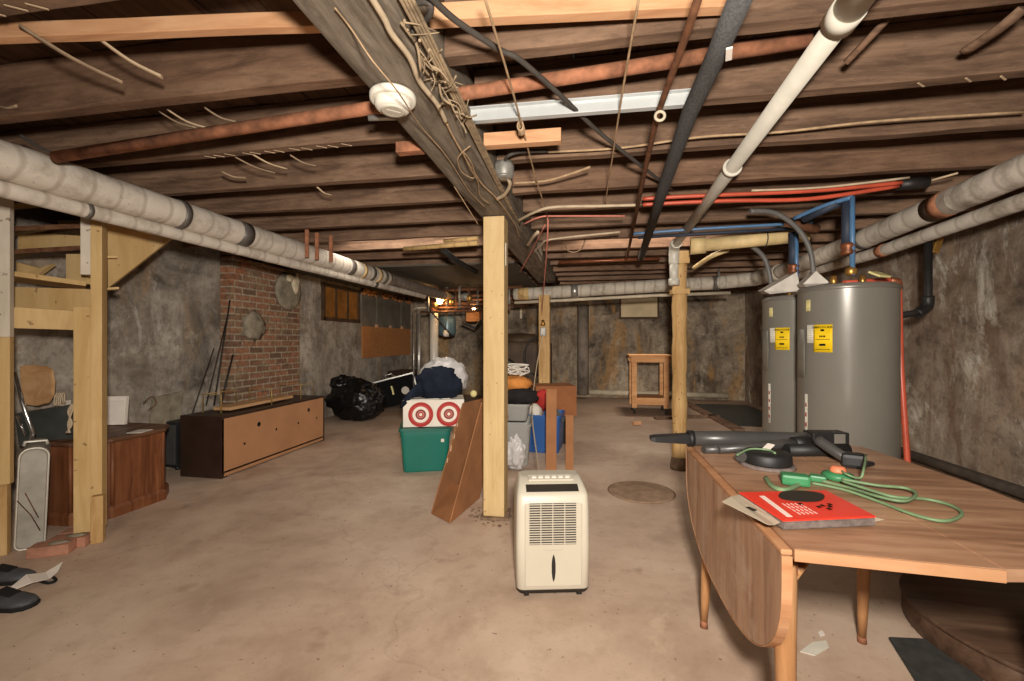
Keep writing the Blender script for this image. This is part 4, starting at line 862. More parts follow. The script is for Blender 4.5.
solo('towel', MB().blob((-.6, 4.98, .43), (.075, .1, .1), 3, .15, 2.6, 41), 'glove', 'rolled white towel sticking out of the blue tote', 'towel')
solo('folded_board', MB().box((-.37, 5.05, .38), (.12, .02, .2), ry(-.6), .004), 'slate', 'dark folded panel sticking out of the blue tote', 'panel')
solo('red_bag', MB().blob((-.52, 5.22, .55), (.13, .08, .12), 3, .2, 2.4, 43), 'redcl', 'red bag behind the blue tote', 'bag')
# brown carton on a small stool
t = thing('brown_carton', 'big brown cardboard carton behind the blue tote', 'cardboard box', (-.44, 5.5, .34), R(16))
obj('carton', MB().box((0, 0, .18), (.50, .40, .36), None, .006), 'card_d', t)
obj('flap', MB().box((-.26, -.0, .36), (.1, .36, .006), ry(.5), .001), 'card_d', t)
solo('black_crate', MB().box((-.46, 5.5, .17), (.34, .34, .335), rz(.2), .01), 'black', 'dark crate under the brown carton, behind the blue tote', 'crate')
solo('cardboard_plank', MB().box(fz(551, 471, 0) + V((0, .03, .39)), (.10, .012, .78), rx(-.06) @ rz(.05), .001), 'card', 'narrow upright cardboard strip in front of the blue tote', 'cardboard')
solo('cardboard_plank', MB().box(fz(569.5, 471, 0) + V((0, .02, .265)), (.075, .012, .53), rx(-.05), .001), 'card', 'shorter upright cardboard strip right of the blue tote', 'cardboard')

# ------------------------------------------------------------------ left side: low cabinet, speakers ...
cx0, cx1, cy0, cy1, chh = -3.70, -3.26, 3.46, 5.02, .54
t = thing('low_cabinet', 'long dark low cabinet with its tan back panel facing the room', 'cabinet', ((cx0 + cx1) / 2, (cy0 + cy1) / 2, 0))
W(t, 'end_panel', MB().box(((cx0 + cx1) / 2, cy0 + .012, chh / 2), (cx1 - cx0, .024, chh), None, .002), 'espresso')
W(t, 'end_panel', MB().box(((cx0 + cx1) / 2, cy1 - .012, chh / 2), (cx1 - cx0, .024, chh), None, .002), 'espresso')
W(t, 'top', MB().box(((cx0 + cx1) / 2, (cy0 + cy1) / 2, chh + .01), (cx1 - cx0 + .004, cy1 - cy0, .022), None, .002), 'espresso')
W(t, 'bottom', MB().box(((cx0 + cx1) / 2, (cy0 + cy1) / 2, .05), (cx1 - cx0, cy1 - cy0 - .05, .02)), 'espresso')
W(t, 'front_panel', MB().box((cx0 + .012, (cy0 + cy1) / 2, chh / 2 + .02), (.02, cy1 - cy0 - .05, chh - .06)), 'espresso')
bk = W(t, 'back_panel', MB().box((cx1 - .003, (cy0 + cy1) / 2, chh / 2 + .02), (.006, cy1 - cy0 - .004, chh - .04), None, .001), 'hardboard', 'tan hardboard back with cable holes')
for px, py, r_ in ((206 / 1.0, 0, 0),): pass
for fy_, z_, r_ in ((.29, .41, .024), (.80, .43, .022), (.17, .26, .013), (.45, .31, .013), (.68, .31, .013), (.90, .31, .012)):
    yy = cy0 + fy_ * (cy1 - cy0); W(t, 'cable_hole', MB().cyl((cx1 - .001, yy, z_), (cx1 + .0008, yy, z_), r_, r_, 20, False), 'ink', 'dark round hole', bk)
W(t, 'kick_rail', MB().box((cx1 - .004, (cy0 + cy1) / 2, .03), (.012, cy1 - cy0 - .06, .03)), 'hardboard')
for yy in (cy0 + .05, cy1 - .05): W(t, 'foot', MB().box((cx1 - .03, yy, .012), (.05, .04, .024), None, .002), 'espresso')
t = thing('wire_rack', 'wooden shelf board with brass wire brackets lying on the low cabinet', 'rack', (-3.5, 4.1, chh + .02))
W(t, 'board', MB().box((-3.48, 4.15, chh + .055), (.18, .95, .03), rz(.03), .004), 'plywood')
for yy, x0_, x1_, h_ in ((3.62, -3.62, -3.42, .2), (4.18, -3.6, -3.33, .2), (4.66, -3.6, -3.33, .2)):
    W(t, 'bracket', MB().tube([(x0_, yy, chh + .022), (x0_, yy, chh + h_), (x1_, yy, chh + h_), (x1_, yy, chh + .022)], .006, 6), 'gold')
W(t, 'rail', MB().tube([(-3.6, 3.62, chh + .2), (-3.6, 4.0, chh + .2), (-3.6, 4.0, chh + .03)], .005, 6), 'gold')
W(t, 'rail', MB().tube([(-3.33, 4.66, chh + .19), (-3.36, 4.95, chh + .19), (-3.36, 4.95, chh + .03)], .005, 6), 'gold')
t = thing('speaker', 'black speaker box on the floor behind the end of the low cabinet', 'speaker', (-4.02, 3.76, 0))
obj('cabinet', MB().box((0, 0, .25), (.26, .32, .44), None, .01), 'black', t)
obj('grille', MB().box((.02, -.165, .25), (.2, .012, .38), None, .004), 'darkgrey', t)
for k, (dx, dy) in enumerate(((.1, -.12), (.1, .12), (-.1, -.12), (-.1, .12))): obj('foot', MB().cyl((dx, dy, 0), (dx, dy, .032), .02, .022, 10), 'black', t)
# corner cabinet of cherry veneer
fp_ = [(x - .09, y - .03) for x, y in ((-3.66, 2.42), (-3.36, 2.44), (-3.215, 2.60), (-3.20, 2.97), (-3.34, 3.12), (-3.94, 3.12), (-3.94, 2.6))]
cc = V((sum(p[0] for p in fp_) / 7, sum(p[1] for p in fp_) / 7, 0))
def scaled(k, z): return [V((cc.x + (x - cc.x) * k, cc.y + (y - cc.y) * k, z)) for x, y in fp_]
t = thing('side_cabinet', 'cherry wood angled side cabinet behind the stair posts', 'cabinet', cc)
W(t, 'body', MB().prism(scaled(.97, .07), (0, 0, .46), .003), 'cherry')
W(t, 'plinth', MB().loft([scaled(1.03, .0), scaled(1.03, .06), scaled(.985, .085)], True, False), 'cherry')
W(t, 'top', MB().loft([scaled(1.0, .53), scaled(1.03, .537), scaled(1.03, .552), scaled(1.01, .56)], True, False), 'cherry_top')
for i in (1, 2, 3):
    p = scaled(.975, 0)[i]; W(t, 'corner_trim', MB().cyl((p.x, p.y, .085), (p.x, p.y, .53), .012, .012, 8), 'cherry')
solo('paper', MB().box((-3.35, 2.8, .5625), (.1, .13, .004), rz(.3), .0008), 'paper', 'white paper lying on the cherry cabinet', 'paper')
solo('white_board', MB().box((-3.80, 2.98, .68), (.16, .04, .23), rz(.3) @ rx(-.1), .004).box((-3.80, 2.955, .76), (.16, .006, .01), rz(.3)), 'paper', 'white board standing upright on the cherry cabinet', 'board')
solo('white_board', MB().box((-3.86, 2.66, .68), (.03, .1, .24), rz(.4), .004), 'paper', 'narrow white board mostly hidden behind the painted stair post', 'board')
solo('paper_bundle', MB().prism([(-4.02, 3.42, 0), (-4.04, 3.75, 0), (-4.0, 3.78, .74), (-3.98, 3.45, .72)], (-.03, 0, 0), .004), 'mortar', 'dusty pale panel leaning on the wall beside the speaker', 'panel')
solo('wire_twist', MB().tube([fx(143, 403, -3.96), fx(152, 396, -3.95), fx(156, 404, -3.95), fx(148, 410, -3.95)], .004, 6, True, 4), 'rustdk', 'twisted rusty wire on the dusty panel by the speaker', 'wire')
# rods leaning on the wall
for k, (a_, b_, r_) in enumerate((((214, 405), (230, 300), .008), ((206, 405), (227, 318), .006), ((221, 402), (233, 355), .011), ((190, 420), (214, 348), .005))):
    solo('leaning_rod', MB().tube([fx(a_[0], a_[1], -3.9), fx(b_[0], b_[1], -4.03)], r_, 8), 'dowel', ['longest dark rod leaning on the wall left of the bricks', 'thin dark rod leaning just left of the longest rod', 'short thick dark rod leaning right beside the bricks', 'slanting thin rod left of the other rods'][k], 'rod', 'rods leaning by the chimney')

# stairs and posts
t = thing('stair_post', 'tan painted double stud at the foot of the stairs with whitewashed upper end', 'post', (-3.06, 2.25, 0))
a_ = R(38)
p0 = fz(83, 545, 0); 
def stud(mb, c, z0, z1, w_, d_, r_): return mb.box((c.x, c.y, (z0 + z1) / 2), (w_, d_, z1 - z0), rz(r_), .004)
Q = fd(88, 340, 2.75); Q2 = fd(99, 340, 2.79)
W(t, 'stud', stud(MB(), Q, .0, 1.46, .125, .04, a_), 'paint_stair')
W(t, 'stud', stud(MB(), Q2, .06, 2.02, .055, .1, a_), 'paint_stair')
W(t, 'upper_stud', stud(MB(), fd(90, 340, 2.76), 1.66, 2.02, .08, .04, a_), 'white_paint', 'whitewashed upper piece')
W(t, 'foot_block', stud(MB(), fd(98, 340, 2.73), 0.0, .29, .06, .05, a_), 'log', 'bare wood foot block')
t = thing('stair_post', 'tan painted post at the left edge of the room, whitewashed at the top', 'post', (-3.3, 1.98, 0))
Q = fd(-4, 340, 2.53)
W(t, 'stud', stud(MB(), Q, .42, 1.25 - .6 + .62, .13, .05, a_), 'paint_stair')
W(t, 'upper_stud', stud(MB(), Q, 1.27, 2.1, .13, .05, a_), 'white_paint', 'whitewashed upper half')
W(t, 'foot_block', stud(MB(), fd(-3, 340, 2.56), 0, .42, .1, .05, a_), 'log', 'bare wood lower piece')
solo('header_board', MB().prism([fd(13, 307, 2.6), fd(75, 311, 2.76), fd(75, 330, 2.76), fd(13, 328, 2.6)], (.03, .04, 0)), 'paint_stair', 'tan painted header board between the two stair posts', 'board')
t = thing('staircase', 'tan painted winding stairs seen from below behind the posts', 'stairs', (-3.6, 2.8, 1.3))
def tread(name, q, m, th=(0, 0, .03)): W(t, name, MB().prism([fd(*p) for p in q], th), m)
tread('tread', [(13, 231, 2.75), (86, 228, 2.85), (86, 228, 3.6), (13, 240, 3.5)], 'cherry_top')
tread('riser', [(18, 232, 3.2), (84, 236, 3.25), (84, 250, 3.25), (18, 250, 3.2)], 'paint_stair', (0, .03, 0))
tread('tread', [(14, 254, 2.8), (80, 250, 2.9), (80, 252, 3.5), (14, 262, 3.5)], 'cherry_top')
tread('riser', [(16, 262, 3.25), (40, 268, 3.3), (52, 264, 3.3), (35, 277, 3.3), (16, 276, 3.25)], 'paint_stair', (0, .03, 0))
tread('tread', [(13, 276, 2.7), (86, 286, 2.85), (86, 290, 3.3), (13, 282, 3.3)], 'paint_stair')
tread('riser', [(66, 254, 2.95), (86, 254, 2.95), (86, 284, 2.95), (66, 282, 2.95)], 'paint_stair', (0, .03, 0))
tread('riser', [(14, 287, 2.85), (86, 289, 2.9), (86, 311, 2.9), (14, 309, 2.85)], 'paint_stair', (0, .03, 0))
tread('tread', [(14, 208, 2.9), (86, 205, 3.0), (86, 208, 3.6), (14, 212, 3.5)], 'paint_stair')
tread('riser', [(58, 206, 3.4), (86, 206, 3.4), (86, 226, 3.4), (58, 226, 3.4)], 'paint_stair', (0, .03, 0))
tread('stringer', [(107, 222, 3.05), (118, 223, 3.08), (172, 238, 3.5), (108, 288, 3.05)], 'paint_stair', (-.04, .04, 0))
tread('tread', [(108, 220, 3.0), (118, 222, 3.0), (156, 232, 3.25), (150, 236, 3.35)], 'paint_stair', (0, 0, .02))
tread('nosing', [(104, 290, 2.95), (119, 289, 3.0), (119, 290, 3.2), (104, 291, 3.2)], 'paint_stair', (0, 0, .015))
tread('nosing', [(104, 258, 2.95), (117, 258, 3.0), (117, 259, 3.2), (104, 259, 3.2)], 'paint_stair', (0, 0, .015))
solo('stair_underside', MB().prism([(-4.18, 1.7, 2.18), (-3.15, 1.7, 2.18), (-3.1, 3.0, 2.18), (-4.18, 3.0, 2.18)], (0, 0, .03)), 'subfloor', 'brown boards closing the stair opening under the ceiling', 'board')

# under the stairs
t = thing('wooden_chair', 'plywood school chair with chrome legs lying under the stairs', 'chair', fd(30, 440, 3.0))
W(t, 'backrest', MB().prism([fd(*p, 3.2) for p in ((19, 367), (24, 365), (44, 366), (50, 370), (52, 382), (51, 396), (46, 403), (36, 406), (22, 404))], (.006, .02, 0), .004), 'plywood')
W(t, 'leg', MB().tube([fd(14, 372, 2.85), fd(22, 402, 2.85), fd(33, 433, 2.85), fd(30, 446, 2.85)], .012, 10), 'chrome')
W(t, 'leg', MB().tube([fd(17, 416, 3.0), fd(26, 436, 3.0)], .008, 8), 'chrome')
W(t, 'seat', MB().prism([fd(14, 414, 3.05), fd(72, 405, 3.15), fd(76, 436, 3.1), fd(60, 448, 3.05), (fd(18, 446, 3.0))], (.01, .05, .01), .004), 'slate', 'dark seat')
mb = MB()
for k in range(4): mb.tube([fd(54 + 2 * k, 406, 3.18), fd(55 + 2 * k, 397, 3.18), fd(58 + 2 * k, 393, 3.2), fd(59 + 2 * k, 404, 3.22)], .005, 6, True, 4)
solo('wire_coil', mb, 'wire_white', 'small coil of wire hanging behind the chair under the stairs', 'wire')
mb = MB()
for k in range(3): mb.tube([fd(72 + k, 404, 2.95), fd(68 + 2 * k, 412, 2.95), fd(72 - 2 * k, 424, 2.95), fd(66 + 2 * k, 433, 2.95)], .005, 6, True, 4)
solo('wire_loop', mb, 'wire_white', 'loop of tan wire beside the painted stair post', 'wire')
# suitcase standing on edge
sc_ = fz(30, 549, 0); t = thing('suitcase', 'scuffed silver hard suitcase standing behind the left post', 'suitcase', (sc_.x - .075, sc_.y + .05, 0), (0, R(2), R(55)))
def shell(z0, z1, w_, r_):
    o = []
    for cx, cz, a0 in ((w_ / 2 - r_, z1 - r_, 0), (-w_ / 2 + r_, z1 - r_, 90), (-w_ / 2 + r_ * .6, z0 + r_ * .6, 180), (w_ / 2 - r_ * .6, z0 + r_ * .6, 270)):
        rr_ = r_ if a0 < 180 else r_ * .6
        for k in range(7): a = R(a0 + 15 * k); o.append((cx + rr_ * math.cos(a), cz + rr_ * math.sin(a)))
    return o
sp_ = shell(0, .60, .12, .052)
def sring(y, k): return [V((x * k, y, .3 + (z - .3) * (1 - (1 - k) * .4))) for x, z in sp_]
obj('shell', MB().loft([sring(-.09, .9), sring(-.08, 1), sring(.3, 1), sring(.31, .9)], True, False), 'suitcase', t)
obj('trim', MB().tube([V((x * 1.01, -.078, .3 + (z - .3) * 1.0)) for x, z in sp_], .006, 6, True, 1, None, True), 'suittrim', t, 'bright trim')
obj('handle', MB().tube([(-.05, .03, .60), (-.045, .03, .625), (.045, .03, .625), (.05, .03, .60)], .009, 8), 'suittrim', t)
obj('scratches', MB().tube([(-.03, -.0905, .34), (.0, -.0905, .26), (.03, -.0905, .18)], .003, 5).tube([(-.06, -.0905, .3), (.0, -.0905, .2), (.04, -.0905, .1)], .003, 5), 'rustdk', t, 'rusty scratch marks')
# loose bricks
for k, (px, py, r_, lab) in enumerate(((47, 557, .5, 'reddish loose brick on the floor nearest the suitcase'), (66, 549, .42, 'reddish loose brick on the floor between two other bricks'), (78, 541, .5, 'reddish loose brick on the floor against the painted stair post'))):
    p = fz(px, py, 0); t = thing('brick', lab, 'brick', (p.x - .02, p.y + .04, 0), r_, 'loose bricks at the stair posts')
    obj('block', MB().box((0, 0, .03), (.19, .095, .06), None, .006, 6, .003, k), 'brickred', t)
    obj('mortar_crust', MB().blob((.03, 0, .062), (.05, .03, .008), 2, .3, 3, k), 'mortar', t, 'crust of old mortar')
# shoes
for k, (px, py, r_, lab) in enumerate(((8, 582, .25, 'scuffed dark slip-on shoe, the farther of the pair by the stairs'), (12, 607, .12, 'scuffed dark slip-on shoe, the nearer of the pair by the stairs'))):
    p = fz(px, py, 0); t = thing('shoe', lab, 'shoe', (p.x - .06, p.y, 0), r_, 'pair of dark shoes on the floor')
    S = [(-.15, .030), (-.13, .042), (-.06, .043), (.0, .044), (.06, .054), (.11, .052), (.145, .036), (.158, .012)]
    def so(k_, z): return [V((x * k_, -w_ * k_, z)) for x, w_ in S] + [V((x * k_, w_ * k_, z)) for x, w_ in S[::-1]]
    obj('sole', MB().loft([so(1.02, 0), so(1.04, .012), so(1.0, .02)], True, False), 'sole', t)
    rings = []
    for x, w_ in S:
        hgt = .045 if x < -.02 else .07 - .25 * max(0, x - .02) ** 1.0
        hgt = max(.03, min(.075, hgt))
        rings.append([V((x, w_ * math.cos(a), .018 + (hgt - .018) * math.sin(a) ** .8)) for a in [math.pi * j / 10 for j in range(11)]])
    obj('upper', MB().loft(rings, True, True), 'leather', t)
    obj('tongue', MB().box((.03, 0, .066), (.08, .05, .01), ry(.25), .004), 'sole', t)
solo('paper_sheet', MB().loft([[fz(10, 588, .055), fz(12, 591, .05)], [fz(26, 575, .06), fz(32, 583, .05)], [fz(45, 573, .03), fz(50, 579, .02)], [fz(63, 562, .04), fz(58, 572, .025)]], False, False, False), 'paper', 'crumpled white paper strip lying over the shoes', 'paper')
bpy.context.view_layer.update()
o = bpy.data.objects['paper_sheet']; md = o.modifiers.new('thickness', 'SOLIDIFY'); md.thickness = .003
solo('shoe_strap', MB().tube([fz(38, 580, .012), fz(48, 583, .014), fz(56, 580, .012), (fz(50, 575, .012))], .007, 6, True, 4), 'sole', 'black strap on the floor under the white paper', 'strap')

# ------------------------------------------------------------------ left wall features
XC = -4.04
ya, yb = fx(232, 400, XC).y, fx(300, 400, XC).y
t = thing('brick_chimney', 'old patched brick chimney standing against the left wall', 'chimney', (XC, (ya + yb) / 2, 0))
obj('stack', MB().box((-.08, 0, 1.11), (.155, yb - ya, 2.22), None, .006), 'brick', t)
c = fx(290, 293, XC); rel = c - t.location
obj('flue_patch', MB().lathe([(.26, 0), (.25, .02), (.2, .035), (.02, .04)], (.01, rel.y - .05, rel.z + .02), 24, True, Matrix.Rotation(R(90), 4, 'Y')), 'mortar', t, 'round grey mortar patch over the old flue hole')
c2 = fx(291, 282, XC) - t.location
obj('plaster_dab', MB().blob((.06, c2.y + .02, c2.z - .02), (.02, .07, .14), 3, .35, 3, 4).blob((.06, c2.y - .1, c2.z + .04), (.02, .07, .05), 3, .35, 3, 6), 'plaster', t, 'pale plaster dabs')
c3 = fx(253, 326, XC) - t.location
obj('mortar_lump', MB().blob((.02, c3.y, c3.z), (.035, .17, .16), 3, .35, 3, 9), 'mortar', t, 'rough mortar lump')
# wall window
y0, y1 = fx(322, 300, XL).y, fx(357, 300, XL).y
t = obj('window_1', MB().box((XL + .02, (y0 + y1) / 2, 2.15), (.06, y1 - y0 + .06, .05), None, .004).box((XL + .02, (y0 + y1) / 2, 1.60), (.06, y1 - y0 + .06, .06), None, .004).box((XL + .02, y0, 1.87), (.06, .05, .58), None, .004).box((XL + .02, y1, 1.87), (.06, .05, .58), None, .004), 'winframe')
tag(t, 'small brown three-pane basement window in the left wall', 'window', None, 'structure')
for k in range(3):
    yy = y0 + (y1 - y0) * (k + .5) / 3; obj('pane', MB().box((XL + .012, yy, 1.87), (.008, (y1 - y0) / 3 - .03, .5)), 'pane', t)
    if k: obj('muntin', MB().box((XL + .025, y0 + (y1 - y0) * k / 3, 1.87), (.03, .035, .52), None, .003), 'winframe', t)
y0, y1 = fx(362, 340, XL + .03).y, fx(411, 340, XL + .03).y
t = thing('osb_panel', 'orange-tan chipboard panel fixed on the left wall near the boiler', 'panel', (XL + .03, (y0 + y1) / 2, .92))
obj('sheet', MB().box((0, 0, .3), (.02, y1 - y0, .6), None, .002), 'osb', t)
for k in range(3): obj('cleat', MB().box((.015, (k - 1) * .6, .62), (.03, .09, .06), None, .003), 'pine', t)
for k in range(4):
    yy = y0 + (y1 - y0) * (k + .5) / 4
    solo('metal_sheet', MB().box((XL + .03 + .01 * (k % 2), yy, 1.86), (.012, (y1 - y0) / 4 + .03, .68), None, .003), 'sheet', 'dull grey metal sheet above the chipboard panel, %s from the window' % ORD[k], 'sheet', 'metal sheets above the chipboard panel')
mb = MB(); random.seed(9)
for k in range(60): mb.blob((XL + random.uniform(.02, .09), y0 + random.random() * (y1 - y0), 2.17 + random.uniform(-.05, .06)), (.03, .06, .03), 1, .4, 3, k)
solo('insulation_fill', mb, 'osb', 'orange loose insulation tucked above the metal sheets', 'insulation', None, 'stuff')

# trash bag and road case
p = fz(347, 413, 0)
t = solo('trash_bag', MB().blob((-3.66, 6.5, .30), (.44, .33, .34), 5, .2, 1.1, 14, -.295, fine=.7).blob((-3.88, 6.42, .56), (.16, .14, .13), 4, .3, 2, 5).blob((-3.5, 6.4, .2), (.26, .24, .2), 4, .2, 1.6, 8, -.19), 'blackbag', 'full black trash bag slumped on the floor by the left wall', 'bag')
q = fz(395, 411, 0)
t = thing('road_case', 'black amplifier case with silver corners tilted beside the trash bag', 'case', (q.x - .1, q.y + .45, 0), (0, 0, R(20)))
rt = ry(R(-14))
def rb(c, s_, **k): return MB().box(rt @ V(c), s_, rt, **k)
obj('body', rb((0, 0, .33), (.78, .4, .5), bev=.01), 'caseblack', t)
obj('edge_trim', rb((.39, -.2, .33), (.03, .03, .52), bev=.004), 'silver', t, 'silver edge strip')
obj('edge_trim', rb((0, -.2, .58), (.8, .03, .03), bev=.004), 'silver', t, 'silver edge strip')
obj('handle', MB().tube([rt @ V((-.1, -.2, .6)), rt @ V((-.1, -.2, .66)), rt @ V((.02, -.2, .66)), rt @ V((.02, -.2, .6))], .012, 8), 'silver', t)
obj('dial', MB().cyl(rt @ V((.18, -.2, .3)), rt @ V((.18, -.212, .3)), .07, .07, 20), 'detector2', t, 'pale round dial')
obj('tag', rb((-.04, -.205, .36), (.03, .008, .16), bev=.002), 'tag', t, 'yellow tag')
obj('foot', MB().box((.3, .0, .02), (.1, .3, .04), None, .004).box((-.3, 0, .06), (.1, .3, .12), None, .004), 'black', t)
solo('dark_table', MB().box((-3.25, 8.45, .62), (1.3, .7, .05), None, .004).box((-3.85, 8.15, .3), (.06, .06, .6)).box((-2.65, 8.15, .3), (.06, .06, .6)).box((-3.85, 8.75, .3), (.06, .06, .6)).box((-2.65, 8.75, .3), (.06, .06, .6)).box((-3.25, 8.78, .35), (1.2, .02, .5)), 'espresso', 'dark brown table standing behind the amplifier case', 'table')

# ------------------------------------------------------------------ boiler corner
Yb = 8.3
t = thing('boiler', 'dark old boiler half hidden behind the square post', 'boiler', (-1.35, 8.7, 0))
obj('jacket', MB().box((0, 0, .62), (1.2, .9, 1.2), None, .05), 'boiler', t)
obj('dome', MB().lathe([(.42, 1.2), (.4, 1.3), (.3, 1.38), (.05, 1.4)], (0, 0, 0), 24), 'boiler', t)
obj('door', MB().lathe([(.2, 0), (.21, .02), (.17, .04), (.03, .045)], (-.2, -.45, .7), 24, True, Matrix.Rotation(R(90), 4, 'X')), 'blackiron', t)
obj('hose_ring', MB().tube([V((.38, -.47, .95)) + V((.22 * math.cos(a), -.03, .34 * math.sin(a))) for a in [j * .39 for j in range(16)]], .02, 8, True, 2, None, True), 'blackiron', t, 'dark ring of hose')
for sx in (-.5, .5): obj('foot', MB().box((sx, 0, .012), (.08, .7, .024)), 'blackiron', t)
t = thing('vent_stack', 'white vertical vent pipe in front of the boiler', 'pipe', fy(434, 380, 7.5))
A = fy(434, 312, 7.4); B = fy(434, 400, 7.4)
t.location = (A.x, A.y, 0)
W(t, 'run', MB().cyl((A.x, A.y, .0), A, .075, .075, 18), 'fluewhite')
W(t, 'brass_head', MB().lathe([(.07, 0), (.08, .03), (.05, .08), (.03, .12), (.05, .16)], A, 14), 'copper')
t = thing('silver_stack', 'shiny silver pipe left of the white vent pipe', 'pipe', (0, 0, 0))
A = fy(419, 310, 7.5); t.location = (A.x, A.y, 0)
W(t, 'run', MB().cyl((A.x, A.y, 0), A, .035, .035, 14), 'silver')
W(t, 'thin_run', MB().cyl((A.x - .1, A.y, 0), (A.x - .1, A.y, A.z - .02), .014, .014, 8).tube([(A.x - .1, A.y, A.z - .02), (A.x - .06, A.y, A.z + .04), (A.x + .3, A.y + .1, A.z + .04)], .014, 8), 'silver')
t = thing('expansion_tank', 'blue-grey expansion tank hanging in the boiler corner', 'tank', fy(447, 326, 7.9))
obj('tank', MB().lathe([(.05, -.2), (.15, -.17), (.165, -.12), (.165, .12), (.15, .17), (.05, .2)], (0, 0, 0), 24), 'tankblue', t)
obj('stem', MB().cyl((0, 0, .19), (0, 0, .42), .02, .02, 10), 'brass', t)
t2 = thing('pull_lamp', 'small white lamp shade hanging in the boiler corner', 'lamp', fy(446, 333, 7.5))
obj('shade', MB().lathe([(.03, .05), (.04, .04), (.055, -.02), (.05, -.06), (.02, -.065)], (0, 0, 0), 16), 'fluewhite', t2)
obj('cord', MB().cyl((0, 0, .05), (0, 0, .75), .008, .008, 6), 'wire_black', t2)
def bulb(p, label, r=.05, e=20):
    t = thing('light_bulb', label, 'light bulb', p)
    obj('glass', MB().lathe([(.01, -r * 1.3), (r * .7, -r), (r, 0), (r * .7, r * .8), (r * .4, r * 1.4)], (0, 0, 0), 18), 'bulb', t)
    obj('socket', MB().cyl((0, 0, r * 1.35), (0, 0, r * 2.6), r * .5, r * .55, 12), 'fluewhite', t)
    return t
b1 = fy(440, 300, 7.3); bulb(b1, 'lit bare bulb above the white vent pipe', .055)
b2 = fy(474, 309, 7.6); bulb(b2, 'smaller lit bulb just left of the square post', .025)
random.seed(21)
t = thing('copper_manifold', 'tangle of copper and iron pipes above the boiler', 'pipes', (-2.0, 7.6, 1.8))
mb = MB(); mb2 = MB(); mb3 = MB()
for k in range(6):
    z_ = 1.74 + .075 * k; y_ = 7.3 + .09 * (k % 5)
    (mb if k == 3 else mb2).cyl((-2.9 + .1 * (k % 3), y_, z_), (-1.3 + .2 * (k % 4), y_ + .05, z_ + .04), .018 + .004 * (k % 3), None, 10)
for k in range(12):
    x_ = -2.75 + .14 * k; y_ = 7.3 + .08 * (k % 4)
    (mb2 if k % 2 else mb3).cyl((x_, y_, 1.75 + .05 * (k % 3)), (x_, y_, 2.19), .014 + .006 * (k % 3), None, 10)
W(t, 'copper_run', mb, 'copper'); W(t, 'iron_run', mb2, 'rustdk'); W(t, 'grey_riser', mb3, 'jbox')
for k in range(5):
    c = V((-2.6 + .3 * k, 7.25, 1.85 + .06 * (k % 3))); W(t, 'valve', MB().lathe([(.02, -.06), (.05, -.03), (.05, .03), (.02, .06)], c, 10), 'brass')
solo('grey_pump', MB().blob((-2.1, 7.35, 2.0), (.11, .07, .07), 3, .1, 2, 5), 'jbox', 'grey pump body among the pipes above the boiler', 'pump')
solo('orange_box', MB().box(fy(474, 316, 8.1), (.26, .2, .22), None, .01), 'osb', 'orange wooden box beside the square post, near the boiler', 'box')
solo('black_elbow_pipe', MB().tube([fy(462, 322, 7.4), fy(475, 328, 7.45), fy(481, 320, 7.5)], .025, 8), 'blackiron', 'black slanting pipe beside the post near the boiler', 'pipe')
solo('black_strut', MB().tube([fy(430, 310, 7.2), fy(452, 336, 7.2)], .014, 6), 'blackiron', 'thin black strut slanting across the blue-grey tank', 'strut')
solo('ceiling_sheet', MB().box((-2.45, 6.9, 2.205), (3.1, 3.2, .02)), 'duct', 'flat grey sheet covering the joists above the boiler corner', 'sheet')
solo('tan_pipe', MB().tube([fz(404, 249, 2.12), fz(440, 246, 2.12), fz(478, 243, 2.12)], .022, 10).tube([fz(444, 241, 2.15), fz(478, 238, 2.15)], .016, 10), 'wraptan', 'tan lagged pipe piece left of the square post top', 'pipe')
solo('iron_branch', MB().tube([fz(443, 250, 2.1), fz(458, 262, 2.05), fz(476, 272, 2.0)], .03, 10), 'blackiron', 'dark iron branch pipe left of the square post', 'pipe')
for k, (px, y0_, y1_) in enumerate(((307, 232, 250), (317, 235, 258), (331, 238, 262))):
    A = fz(px, y0_, 2.2); solo('hanger_stick', MB().box((A.x, A.y, 2.1), (.03, .02, .24), None, .002), 'rust', 'short brown stick hanging from the joists above the left pipe, %s from the left' % ORD[k], 'stick', 'hanger sticks')

# ------------------------------------------------------------------ back wall
solo('wall_pipe', MB().tube([(-.1, YB - .06, .12), (1.0, YB - .06, .11), (2.85, YB - .06, .10)], .06, 12), 'pvcdirty', 'dirty white pipe along the foot of the back wall', 'pipe')
mb = MB().box((1.3, YB - .02, 1.93), (.86, .06, .05), None, .004).box((1.3, YB - .02, 1.44), (.86, .06, .05), None, .004).box((.89, YB - .02, 1.68), (.05, .06, .5)).box((1.71, YB - .02, 1.68), (.05, .06, .5))
c0, c1 = fy(620, 297, YB), fy(658, 318, YB); cxw = (c0.x + c1.x) / 2; ww = c1.x - c0.x; zt2, zb2 = c0.z, c1.z
mb = MB(); mb.box((cxw, YB - .02, zt2), (ww + .06, .06, .05), None, .004).box((cxw, YB - .02, zb2), (ww + .06, .07, .05), None, .004).box((cxw - ww / 2, YB - .02, (zt2 + zb2) / 2), (.04, .06, zt2 - zb2)).box((cxw + ww / 2, YB - .02, (zt2 + zb2) / 2), (.04, .06, zt2 - zb2))
t = obj('window_2', mb, 'winframe'); tag(t, 'small boarded window high in the back wall', 'window', None, 'structure')
obj('board', MB().box((cxw, YB - .03, (zt2 + zb2) / 2), (ww - .04, .02, zt2 - zb2 - .04)), 'board', t)
solo('wall_parging', MB().box((fy(640, 300, YB).x - .1, YB - .012, .98), (2.45, .03, 1.66), None, .01), 'wall_b', 'paler parged panel on the back wall behind the workbench', 'panel')
yw = 7.75
wl, wr = fy(632, 400, yw).x, fy(669, 400, yw).x; zt3 = fy(650, 355, yw).z
